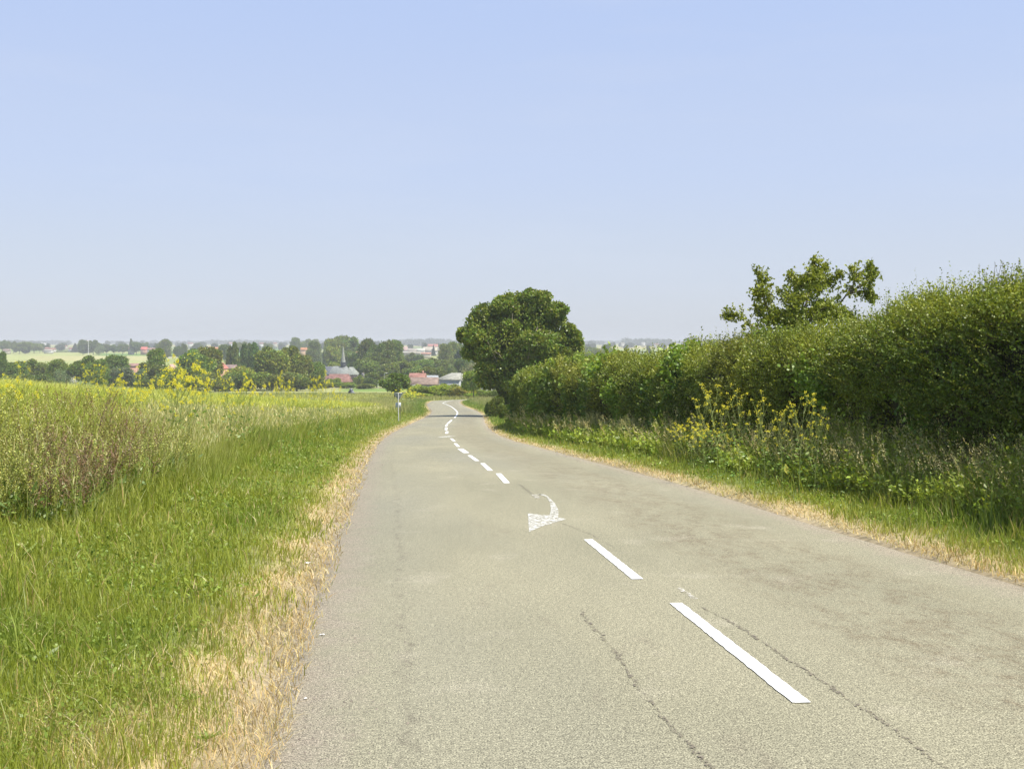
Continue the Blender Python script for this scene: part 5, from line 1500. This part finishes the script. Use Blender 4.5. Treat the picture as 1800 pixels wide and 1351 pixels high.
def house(px0, px1, Y, eave, ridge, roofc, wallc, label, depth=8.0, along='x', rz=0.0, hl=0.0, hr=0.0, name='house', cat='house', windows=0, group=None, chimney=False, base=None):
    """front wall from px0 to px1 at distance Y; eave and ridge as photo rows"""
    k = Y/FPX
    X = ((px0+px1)/2-CX)*k; w = (px1-px0)*k; g = float(H0(X, Y)) - 0.3
    root = empty(name, (X, Y, g), rz); tag(root, label, cat, group)
    ze = -(eave-HY)*k - g; zr = -(ridge-HY)*k - g
    B = Buf(); B.box(-w/2, w/2, 0, depth, 0, ze, wallc)
    # gable triangles belong to the wall
    if along == 'x':
        for xx, h_ in ((-w/2, hl), (w/2, hr)):
            if h_ == 0: B.add([(xx,0,ze),(xx,depth,ze),(xx,depth/2,zr-0.12)], [(0,1,2)], wallc)
    else:
        B.add([(-w/2,0,ze),(w/2,0,ze),(0,0,zr-0.12)], [(0,1,2)], wallc)
    wl_ = B.build('wall', M_WALL, root)
    B = Buf(); gable(B, -w/2, w/2, 0, depth, ze+0.003, zr, roofc, hl, hr, along, over=0.02*w+0.1)
    rf = B.build('roof', M_ROOF, root)
    reg(root, wl_, rf)
    if chimney:
        B = Buf(); B.box(w*0.28, w*0.28+0.6, depth/2-0.3, depth/2+0.3, (ze+zr)/2, zr+0.7, (0.34,0.2,0.15)); rf2 = B.build('chimney', M_WALL, rf); reg(rf, rf2)
    for i in range(windows):
        B = Buf(); xc = -w/2 + w*(i+0.5)/windows
        B.box(xc-0.45, xc+0.45, -0.05, 0.02, ze*0.35, ze*0.35+1.2, (0.05, 0.055, 0.06))
        reg(root, B.build('window', M_GLASS, root))
    return root
def back_farm():
    house(717.5, 768, 350, 676, 663.5, PINK, CREAM, 'long farm building with a faded pink tile roof', 7, windows=4, name='farm_building', chimney=False)
    r = house(719, 746, 359, 664, 656, (0.33,0.17,0.135), BRICK, 'farmhouse with a bright red roof behind the long farm building', 8, chimney=True, name='farmhouse')
    house(743, 768, 366, 667, 660, (0.34,0.36,0.37), GREYW, 'grey sheet-roofed shed behind the pink roof', 8, name='shed', cat='shed')
    # big barn with grey and lichened slopes
    house(768, 808, 372, 667.5, 656, LICH, GREYW, 'barn with a broad pale lichened roof and grey walls', 13, hl=4.5, name='barn', cat='barn', windows=3)
    house(800, 819, 380, 669, 657.5, LICH, GREYW, 'right-hand barn wing with a pale roof', 12, name='barn', cat='barn')
    house(846, 866, 318, 667, 660, SLATE, WHITE, 'white-walled house half behind the small leafy tree', 8, name='house', windows=2)
    house(866, 878, 326, 670, 662, SLATE, (0.2,0.19,0.2), 'dark-walled wing right of the white-walled house', 8, name='house')
    # lean-to shelter
    X, Y = (724-CX)*322/FPX, 322.0; g = float(H0(X, Y))
    root = empty('shelter', (X, Y, g)); tag(root, 'small open shelter with a white sloping roof before the farm', 'shelter')
    zt = -(677-HY)*Y/FPX - g
    B = Buf(); V = [(-2,-1,zt-0.35),(1.2,-1,zt+0.15),(1.2,1.5,zt+0.15),(-2,1.5,zt-0.35)]; V = V + [(a_, b_, c_-0.12) for a_, b_, c_ in V]
    B.add(V, [(0,1,2,3),(7,6,5,4),(0,4,5,1),(1,5,6,2),(2,6,7,3),(3,7,4,0)], WHITE); reg(root, B.build('roof', M_METAL, root))
    B = Buf(); B.box(-0.9, 0.9, -0.1, 1.2, 0, zt-0.45, (0.16, 0.16, 0.17)); reg(root, B.build('wall', M_WALL, root))
    for xx in (-1.8, 1.05):
        B = Buf(); B.tube([(xx, -0.8, 0), (xx, -0.8, zt-0.36)], 0.06, (0.5, 0.5, 0.48), 6); reg(root, B.build('post', M_METAL, root))
back_farm()

def build_church():
    Y = 560.0; k = Y/FPX
    X0 = (597-CX)*k; g = float(H0(X0, Y)) - 0.2
    root = empty('church', (X0, Y, g)); tag(root, 'village church with slate roofs and a thin grey needle spire', 'church')
    def px(p): return (p-CX)*k - X0
    def pz(p): return -(p-HY)*k - g
    stone = (0.46, 0.33, 0.25)
    B = Buf()
    B.box(px(564), px(578), 1.5, 10, 0, pz(659), stone); B.box(px(577.9), px(616), 0, 11.5, 0, pz(659.05), stone); B.box(px(615.9), px(626), 1.2, 10.2, 0, pz(659.1), stone)
    reg(root, B.build('wall', M_WALL, root))
    for a_, b_, y0, y1, hl, hr, c, zt in [(564, 585, 1.5, 10, 1.2, 0, (0.12,0.13,0.15), 644.2), (577.5, 616.5, 0, 11.5, 1.6, 3.0, (0.22,0.235,0.225), 643.6), (612, 627, 1.2, 10.2, 0, 2.6, (0.27,0.29,0.26), 645.2)]:
        B = Buf(); gable(B, px(a_), px(b_), y0, y1, pz(659)+0.01*a_/100, pz(zt), c, hl, hr, over=0.2)
        reg(root, B.build('roof', M_ROOF, root))
    # belfry stage and spire
    xs = px(600.2); ys = 5.7
    B = Buf()
    for z0, z1, r in [(pz(646), pz(642.2), 1.25), (pz(642.2), pz(641.2), 1.45), (pz(641.2), pz(637.6), 1.15), (pz(637.6), pz(636.8), 1.4)]:
        B.tube([(xs, ys, z0), (xs, ys, z1)], [r, r], (0.12, 0.125, 0.14), 8)
    reg(root, B.build('belfry', M_WALL, root))
    B = Buf(); B.tube([(xs, ys, pz(636.8)+0.01), (xs, ys, pz(628)), (xs, ys, pz(609))], [1.15, 0.82, 0.12], (0.30, 0.31, 0.28), 8); sp = B.build('spire', M_ROOF, root)
    B = Buf(); B.tube([(xs, ys, pz(609.5)), (xs, ys, pz(599))], [0.07, 0.04], (0.35, 0.35, 0.33), 5); B.box(xs-0.45, xs+0.45, ys-0.04, ys+0.04, pz(602), pz(602)+0.12, (0.35,0.35,0.33))
    c2 = B.build('cross', M_METAL, sp); reg(sp, c2); reg(root, sp)
    for p in (617.5, 620, 622.6, 625):
        B = Buf(); B.box(px(p)-0.25, px(p)+0.25, 1.12, 1.19, pz(668), pz(661.3), (0.05, 0.05, 0.06)); reg(root, B.build('window', M_GLASS, root))
build_church()
house(557, 578, 522, 672, 660.5, (0.19,0.11,0.10), BRICK, 'darker left wing of the red-roofed building before the church', 7, name='barn', cat='barn')
house(578, 615, 520, 671.5, 657.5, (0.24,0.13,0.11), BRICK, 'long red tile roof in front of the church', 7, hr=1.2, name='barn', cat='barn', windows=3)
house(632, 640, 540, 662, 655.5, SLATE, (0.3,0.3,0.25), 'little grey gabled house right of the church', 6, along='y')
house(589, 601, 500, 672.5, 671.6, WHITE, WHITE, 'small white-walled outbuilding before the church', 3, name='outbuilding', cat='shed')
house(186, 200, 470, 651, 643.5, ORNG, (0.6,0.42,0.3), 'small house with a glowing orange roof on the left', 7, windows=1)
house(120, 126, 470, 650, 645, (0.5,0.5,0.48), WHITE, 'pale roof showing between trees on the left', 6)
house(224, 240, 520, 643, 638.5, (0.32,0.2,0.17), BRICK, 'brown-roofed house behind the silvery willow', 7)
house(377, 394, 480, 648, 637, (0.5,0.2,0.16), BRICK, 'red-roofed farmhouse among the left trees', 7, hr=1.5, windows=2)
house(390, 412, 500, 648, 641, (0.25,0.18,0.16), (0.35,0.28,0.24), 'dark brown roof beside the red-roofed farmhouse', 7)
house(363, 378, 450, 658, 648, (0.5,0.25,0.2), (0.5,0.3,0.24), 'pinkish house half hidden below the farmhouse', 6, along='y')
house(294, 304, 480, 652, 640, (0.5,0.32,0.26), (0.55,0.38,0.32), 'pink gable end behind the flowering clump', 6, along='y')
house(556, 561, 600, 660, 640, (0.5,0.25,0.18), (0.55,0.32,0.22), 'orange brick gable left of the church', 6, along='y')
house(410, 424, 560, 643, 637, (0.42,0.33,0.27), CREAM, 'cream house behind the poplar row', 7, windows=2)
house(432, 446, 570, 641, 636, (0.45,0.3,0.24), CREAM, 'second pale house behind the poplar row', 7)
# far houses: small walls and roofs on the plain
fh = [
 (4, 14, 1650, 617, 613, PINK, CREAM, 'pink-roofed cottage at the left end of the far field edge'), (74, 84, 1900, 613, 610, RED, CREAM, 'red-roofed cottage in the far hamlet on the left'), (85, 95, 1850, 614.5, 611, RED, WHITE, 'white-walled cottage with a red roof in the far hamlet'), (77, 90, 1700, 616, 614, CREAM, WHITE, 'low white farm in the far hamlet on the left'),
 (72, 80, 3200, 604, 602.6, WHITE, WHITE, 'white shed on the skyline at the left'), (120, 127, 2000, 613.5, 610.5, RED, WHITE, 'tiny red-roofed white house between the hamlet and the twin trees'), (108, 116, 2300, 609, 607, RED, CREAM, 'small far house behind the hamlet'),
 (225, 232, 1620, 614.5, 608, PINK, WHITE, 'little pink-roofed house left of the red barn'), (247, 257, 1600, 614.5, 609.5, (0.6,0.17,0.14), BRICK, 'bright red-roofed barn in the far row'), (259, 276, 1580, 614.5, 611.3, (0.35,0.2,0.17), WHITE, 'long low white barn with a brown roof in the far row'), (276, 283, 1560, 614.5, 612, WHITE, WHITE, 'white shed at the right end of the long low barn'),
 (377, 384, 1300, 617, 610, ORNG, ORNG, 'tall orange brick house beside the thin pale mast'), (366, 376, 1350, 612, 609, RED, BRICK, 'red-roofed house left of the tall orange one'), (528, 544, 1250, 615, 610.8, ORNG, (0.6,0.4,0.28), 'orange-roofed house in the fields left of the church'),
 (618, 628, 1100, 621.5, 618.5, WHITE, WHITE, 'white-roofed shed behind the village wood'), (624, 632, 900, 624, 618, ORNG, CREAM, 'orange-roofed cottage right of the spire'), (634, 639, 880, 630, 627, WHITE, CREAM, 'white gable among trees right of the spire'),
 (706, 716, 1500, 616, 609, (0.42,0.3,0.27), WHITE, 'pale pink house at the foot of the tall white mast'), (716, 732, 1480, 617.5, 612, (0.33,0.3,0.26), CREAM, 'long pale house right of the tall white mast'), (733, 746, 1480, 616.5, 612, (0.5,0.5,0.44), WHITE, 'white factory hall, left part'), (744, 768, 1500, 616.5, 609.5, CREAM, WHITE, 'white factory hall, broad right part'), (752, 769, 1750, 609, 604.5, (0.42,0.2,0.17), CREAM, 'large red-roofed building above the factory'), (769, 776, 1600, 612, 610, CREAM, CREAM, 'cream annex right of the factory'), (706, 738, 1400, 620, 618.2, CREAM, CREAM, 'long low cream wall below the pale houses'), (740, 757, 1300, 622, 619, (0.42,0.24,0.18), CREAM, 'pinkish roof below the white factory'),
 (1071, 1086, 1450, 623.5, 617.8, (0.78,0.77,0.74), (0.42,0.40,0.38), 'house with a bright white roof beyond the hedge'), (1086, 1094, 1440, 626, 624, WHITE, WHITE, 'white wall right of the white-roofed house'), (1094, 1126, 1430, 627, 625.6, (0.3,0.25,0.2), CREAM, 'long cream barn almost hidden by the hedge'), (1062, 1072, 1460, 624, 621, CREAM, CREAM, 'pale annex left of the white-roofed house'),
 (1092, 1098, 3000, 604, 602.4, CREAM, WHITE, 'tiny white house on the plain right of the big tree'), (1150, 1158, 2800, 605.5, 604, RED, WHITE, 'tiny red-roofed house on the right-hand plain'), (1128, 1134, 3200, 602.8, 601.4, WHITE, WHITE, 'tiny white shed on the right-hand skyline'), (1284, 1290, 2600, 606, 602.5, RED, CREAM, 'tiny house beside the thin far masts on the right'), (150, 156, 2600, 604, 598, (0.5,0.42,0.38), CREAM, 'pale tower-like house behind the twin trees'), (540, 548, 2200, 606, 604, RED, WHITE, 'tiny red-roofed house above the orange-roofed one'), (455, 463, 2400, 604, 602, RED, WHITE, 'tiny red-roofed house behind the bright tree'), (480, 486, 2600, 603.4, 601.8, RED, CREAM, 'tiny house on the skyline above the belt'), (402, 410, 2500, 603.5, 601.5, (0.45,0.3,0.28), WHITE, 'tiny pale house on the skyline above the poplars'), (330, 338, 2500, 603.8, 602, RED, WHITE, 'tiny house on the skyline above the large left tree')]
for h_ in fh:
    house(*h_, depth=9, name='house' if (h_[1]-h_[0]) < 15 else 'barn', cat='house' if (h_[1]-h_[0]) < 15 else 'barn')
def big_hall():
    Y = 3800.0; k = Y/FPX; X0 = (1215-CX)*k; g = float(H0(X0, Y)) - 0.5
    root = empty('grain_hall', (X0, Y, g)); tag(root, 'huge hazy blue-grey hall with a sloping end on the right skyline', 'hall')
    z = lambda p: -(p-HY)*k - g
    x = lambda p: (p-CX)*k - X0
    B = Buf()
    V = [(x(1198),0,0),(x(1226),0,0),(x(1226),0,z(590)),(x(1222),0,z(590.4)),(x(1218),0,z(592.6)),(x(1208),0,z(592.8))]
    V2 = [(a_, 40, c_) for a_, _, c_ in V]
    B.add(V+V2, [(0,1,2,3,4,5),(11,10,9,8,7,6)], (0.10,0.13,0.15))
    B.add(V+V2, [(i, (i+6), (i+1) % 6 + 6, (i+1) % 6) for i in range(6)], (0.10,0.13,0.15))
    reg(root, B.build('wall', M_WALL, root))
    B = Buf(); B.box(x(1226.2), x(1233), 2, 30, 0, z(593), (0.5, 0.42, 0.38)); reg(root, B.build('annex', M_WALL, root))
big_hall()

# ------------------------------------------------------------------ poles, lamp, sign, vehicle
def pole(px, top, Y, r, c, label, name='mast', cat='mast', arms=None, base=None):
    X = (px-CX)*Y/FPX; g = float(H0(X, Y)); h = -(top-HY)*Y/FPX - g
    B = Buf(); B.tube([(0, 0, -0.3), (0, 0, h*0.5), (0, 0, h)], [r, r*0.85, r*0.6], c, 8)
    if arms:
        for dz, w in arms: B.box(-w, w, -0.06, 0.06, h-dz, h-dz+0.12, c)
    o = B.build(name, M_METAL); o.location = (X, Y, g); tag(o, label, cat); return o
pole(706.5, 591.5, 1420, 0.34, (0.8,0.8,0.8), 'tall white mast right of the dark village wood')
pole(155.3, 598, 1500, 0.34, (0.75,0.77,0.8), 'white mast standing between the twin far trees')
pole(384.5, 597.5, 1300, 0.16, (0.7,0.72,0.75), 'thin pale mast beside the tall orange house')
pole(739, 600, 2000, 0.25, (0.7,0.72,0.75), 'thin mast above the factory')
pole(1048.5, 597.5, 1900, 0.28, (0.8,0.8,0.8), 'taller of the two pale masts right of the big tree')
pole(1052.5, 603.5, 1300, 0.2, (0.8,0.8,0.8), 'nearer of the two pale masts right of the big tree')
pole(1283.5, 600.5, 2500, 0.35, (0.8,0.8,0.8), 'left one of the two tiny white masts in the yellow field')
pole(1286.5, 600.8, 2500, 0.35, (0.8,0.8,0.8), 'right one of the two tiny white masts in the yellow field')
pole(768.5, 599, 1800, 0.2, (0.6,0.55,0.5), 'thin aerial on the large red-roofed building')
pole(517.2, 662, 440, 0.09, (0.75,0.74,0.70), 'thin pale pole at the edge of the field in front of the shrubs', 'utility_pole', 'pole')
pole(638.5, 653.5, 505, 0.12, (0.42,0.33,0.25), 'brown wooden pole right of the church', 'utility_pole', 'pole', arms=[(0.4, 0.6)])
pole(716.6, 660, 345, 0.07, (0.45,0.36,0.28), 'thin brown pole left of the farm', 'utility_pole', 'pole')
pole(664.5, 669, 470, 0.10, (0.7,0.7,0.68), 'short white post at the village edge', 'post', 'post')
def lamp(px, top, Y, label, side=1):
    X = (px-CX)*Y/FPX; g = float(H0(X, Y)); h = -(top-HY)*Y/FPX - g
    root = empty('street_lamp', (X, Y, g)); tag(root, label, 'street lamp')
    B = Buf(); B.tube([(0, 0, -0.2), (0, 0, h-0.25), (0.15*side, 0, h-0.05), (0.7*side, 0, h)], [0.09, 0.07, 0.05, 0.04], (0.55,0.56,0.55), 8); reg(root, B.build('pole', M_METAL, root))
    B = Buf(); B.box(min(0.55*side, 1.25*side), max(0.55*side, 1.25*side), -0.14, 0.14, h-0.03, h+0.16, (0.8,0.8,0.78)); reg(root, B.build('lamp_head', M_METAL, root))
lamp(675.5, 655.5, 480, 'street lamp above the dark trees right of the church')
lamp(628.5, 653, 525, 'street lamp at the right corner of the church', -1)

def build_sign():
    Y = 103.0; k = Y/FPX
    X = (700.3-CX)*k; g = float(H0(X, Y)); z = lambda p: -(p-HY)*k - g
    root = empty('road_sign', (X, Y, g)); tag(root, 'triangular road sign seen from behind with a small plate below', 'road sign')
    B = Buf(); B.tube([(0.02, 0, -0.3), (-0.02, 0, z(690.2))], [0.045, 0.045], (0.62,0.62,0.60), 8); reg(root, B.build('post', M_METAL, root))
    def tri(s, y0, y1, c, nm, zc):
        w = s*0.5; hgt = s*0.87; r = []
        for (cx, cz, a0) in ((w-0.06, -0.06, 0), (-w+0.06, -0.06, 90), (0, -hgt+0.10, 225)):
            span = 90 if a0 != 225 else 90
            for q_ in range(5):
                an = RAD(a0 + span*q_/4); r.append((cx+0.06*math.cos(an), cz+0.06*math.sin(an)))
        n = len(r); V = [(a_, y0, zc+b_) for a_, b_ in r] + [(a_, y1, zc+b_) for a_, b_ in r]
        B = Buf(); B.add(V, [tuple(range(n)), tuple(range(2*n-1, n-1, -1))], c); B.add(V, [(i, n+i, n+(i+1) % n, (i+1) % n) for i in range(n)], c)
        reg(root, B.build(nm, M_METAL, root))
    tri(0.80, 0.06, 0.075, (0.20,0.23,0.24), 'sign_panel', z(690.0))
    B = Buf(); B.box(-0.30, 0.30, 0.045, 0.06, z(690.6)-0.03, z(690.6)+0.03, (0.6,0.6,0.55)); B.box(-0.1, 0.12, 0.03, 0.06, z(698)-0.03, z(698)+0.03, (0.12,0.12,0.12)); reg(root, B.build('bracket', M_METAL, root))
    B = Buf(); B.box(-0.26, 0.22, 0.05, 0.065, z(716), z(707.5), (0.48,0.53,0.58)); reg(root, B.build('plate', M_METAL, root))
    # short second post
    B = Buf(); B.tube([(0.19, 0.08, -0.3), (0.19, 0.08, z(712))], 0.02, (0.2,0.18,0.15), 6); reg(root, B.build('rear_post', M_METAL, root))
build_sign()

def build_vehicle():
    px, base = 618.0, 693.0
    X, Y, g = ground_at(px, base)
    s = Y/FPX
    root = empty('small_tractor', (X, Y, g)); tag(root, 'small dark tractor with a pale cab standing alone in the pale field', 'tractor')
    c = (0.08,0.085,0.10)
    B = Buf(); B.box(-0.42, 0.42, -0.9, 1.1, 0.42, 0.85, c); B.box(-0.33, 0.33, -1.3, -0.5, 0.5, 1.05, (0.30,0.32,0.36)); reg(root, B.build('body', M_METAL, root))
    B = Buf()
    V = [(-.5,-.3,.85),(.5,-.3,.85),(.5,.9,.85),(-.5,.9,.85),(-.36,-.1,1.62),(.36,-.1,1.62),(.36,.75,1.62),(-.36,.75,1.62)]
    B.add(V, [(0,3,2,1),(4,5,6,7),(0,1,5,4),(1,2,6,5),(2,3,7,6),(3,0,4,7)], (0.12,0.13,0.16)); cb = B.build('cab', M_GLASS, root)
    B = Buf(); B.box(-.42,.42,-.2,.85,1.622,1.74,(0.68,0.68,0.66)); r_ = B.build('roof', M_METAL, cb); reg(cb, r_); reg(root, cb)
    B = Buf(); B.box(-0.72, 0.74, -1.5, -1.42, 0.5, 0.62, (0.6,0.6,0.6)); reg(root, B.build('front_bar', M_METAL, root))
    for xx, yy, r, w in ((-.62,.6,.52,.26),(.62,.6,.52,.26),(-.52,-1.0,.34,.2),(.52,-1.0,.34,.2)):
        B = Buf(); B.tube([(xx-w/2, yy, r), (xx+w/2, yy, r)], [r, r], (0.03,0.03,0.032), 18)
        w_ = B.build('wheel', M_METAL, root); B = Buf(); B.tube([(xx-w/2-0.01, yy, r), (xx+w/2+0.01, yy, r)], [r*.5, r*.5], (0.4,0.4,0.38), 12)
        rr = B.build('rim', M_METAL, w_); reg(w_, rr); reg(root, w_)
    root.rotation_euler = (0, 0, RAD(25))
build_vehicle()

# ------------------------------------------------------------------ litter and near details
def litter(px, py, w, d_, rz, label, c=(0.8, 0.81, 0.82)):
    X, Y, g = ground_at(px, py); g = float(ground_z(X, Y)) + 0.03
    S = float(road_dist([X], [Y])[0])
    if abs(S) < HALF: g = float(road_z([X], [Y])[0]) + 0.008
    B = Buf(); n = 5
    u, v = np.meshgrid(np.linspace(-1, 1, n), np.linspace(-1, 1, n), indexing='ij')
    z = 0.5*w*rng.random((n, n))*0.35
    V = np.stack([u*w/2*(1+0.15*rng.normal(size=(n, n))), v*d_/2*(1+0.15*rng.normal(size=(n, n))), z], -1).reshape(-1, 3)
    i, j = np.meshgrid(np.arange(n-1), np.arange(n-1), indexing='ij'); b = (i*n+j).ravel()
    B.add(V, np.stack([b, b+1, b+n+1, b+n], 1), c)
    o = B.build('paper_scrap', M_PAPER); o.location = (X, Y, g); o.rotation_euler = (0, 0, rz); tag(o, label, 'litter')
litter(541, 993, 0.04, 0.045, 0.4, 'crumpled white paper scrap in the dry grass, farthest of three')
litter(566, 1105, 0.035, 0.022, 0.1, 'flat white paper scrap on the asphalt edge')
litter(537, 1215, 0.018, 0.016, 0.8, 'tiny white paper scrap nearest the camera')
def pale_leaves():
    for px, py, w, h_, lb, c in [(86, 955, 0.05, 0.12, 'large pale yellow leaf at the foot of the brown weeds', (0.62,0.52,0.28)), (48, 957, 0.045, 0.06, 'small pale yellow leaf left of the larger one', (0.6,0.5,0.25)), (1382, 822, 0.13, 0.20, 'big yellowing leaf below the mustard plants', (0.42,0.42,0.08))]:
        X, Y, g = ground_at(px, py + (30 if px > 1000 else 2))
        B = Buf(); t = np.linspace(0, 1, 7); pr = np.sin(np.pi*t**0.8)*w/2
        V = np.concatenate([np.column_stack([-pr, 0.03*t, t*h_]), np.column_stack([pr, 0.03*t+0.01, t*h_])])
        B.add(V, [(i, i+7, i+8, i+1) for i in range(6)], c)
        o = B.build('dead_leaf', M_LEAF); zz = -(py-HY)*Y/FPX - h_*0.5
        o.location = (X, Y-0.15, max(g+0.01, zz)); o.rotation_euler = (RAD(-15), 0, 0.4); tag(o, lb, 'leaf')
pale_leaves()
# broad plantain / dock rosettes in the near verge
def make_rosette():
    B = Buf(); m = 11; an = np.arange(m)*2.4
    P = np.zeros((m, 3)); P[:, 2] = 0.01
    A = unit(np.column_stack([np.cos(an), np.sin(an), 0.35+0.4*rng.random(m)]))
    add_leaves(B, P, A, 0.11+0.08*rng.random(m), 0.03, vary((0.22,0.31,0.06), m, 0.2))
    return B.build('dock_rosette', M_LEAF)
protoR = [make_rosette()]
for i, (px, py, k, lb) in enumerate([(75, 1170, 0.9, 'broad-leaved rosette at the far left of the near verge'), (290, 1085, 0.8, 'leafy sprig in the middle of the near verge'), (335, 1235, 0.5, 'small rosette at the border of the dry grass'), (365, 1300, 0.5, 'small rosette in the dry grass nearest the camera'), (35, 985, 1.2, 'rosette in front of the brown weeds')]):
    X, Y, g = ground_at(px, py)
    place(protoR, 0, (X, Y, float(ground_z(X, Y))+0.01), k, i*1.1, lb, 'rosettes in the near verge', 'weed')

# park unused prototypes away by removing them
for dct, lst in ((protoM, range(4)), (protoT, [0]), (protoF, range(3)), (protoR, [0]), (protoTr, list(protoTr))):
    for k in lst:
        if (id(dct), k) not in used:
            src = dct[k]
            for ch in list(kids(src)): bpy.data.objects.remove(ch)
            bpy.data.objects.remove(src)

# ------------------------------------------------------------------ haze
def build_haze():
    B = Buf(); B.box(-9500, 9500, -400, 12500, -24, 26, (1, 1, 1))
    m, N, K = newmat('haze')
    v = N.new('ShaderNodeVolumePrincipled'); v.inputs['Color'].default_value = (0.92, 0.95, 0.98, 1); v.inputs['Density'].default_value = 0.00024
    v.inputs['Anisotropy'].default_value = 0.0
    o = N.new('ShaderNodeOutputMaterial'); K.new(v.outputs[0], o.inputs['Volume'])
    h = B.build('haze', m); h['kind'] = 'stuff'; h['label'] = 'thin pale haze over the plain'; h['category'] = 'haze'
build_haze()
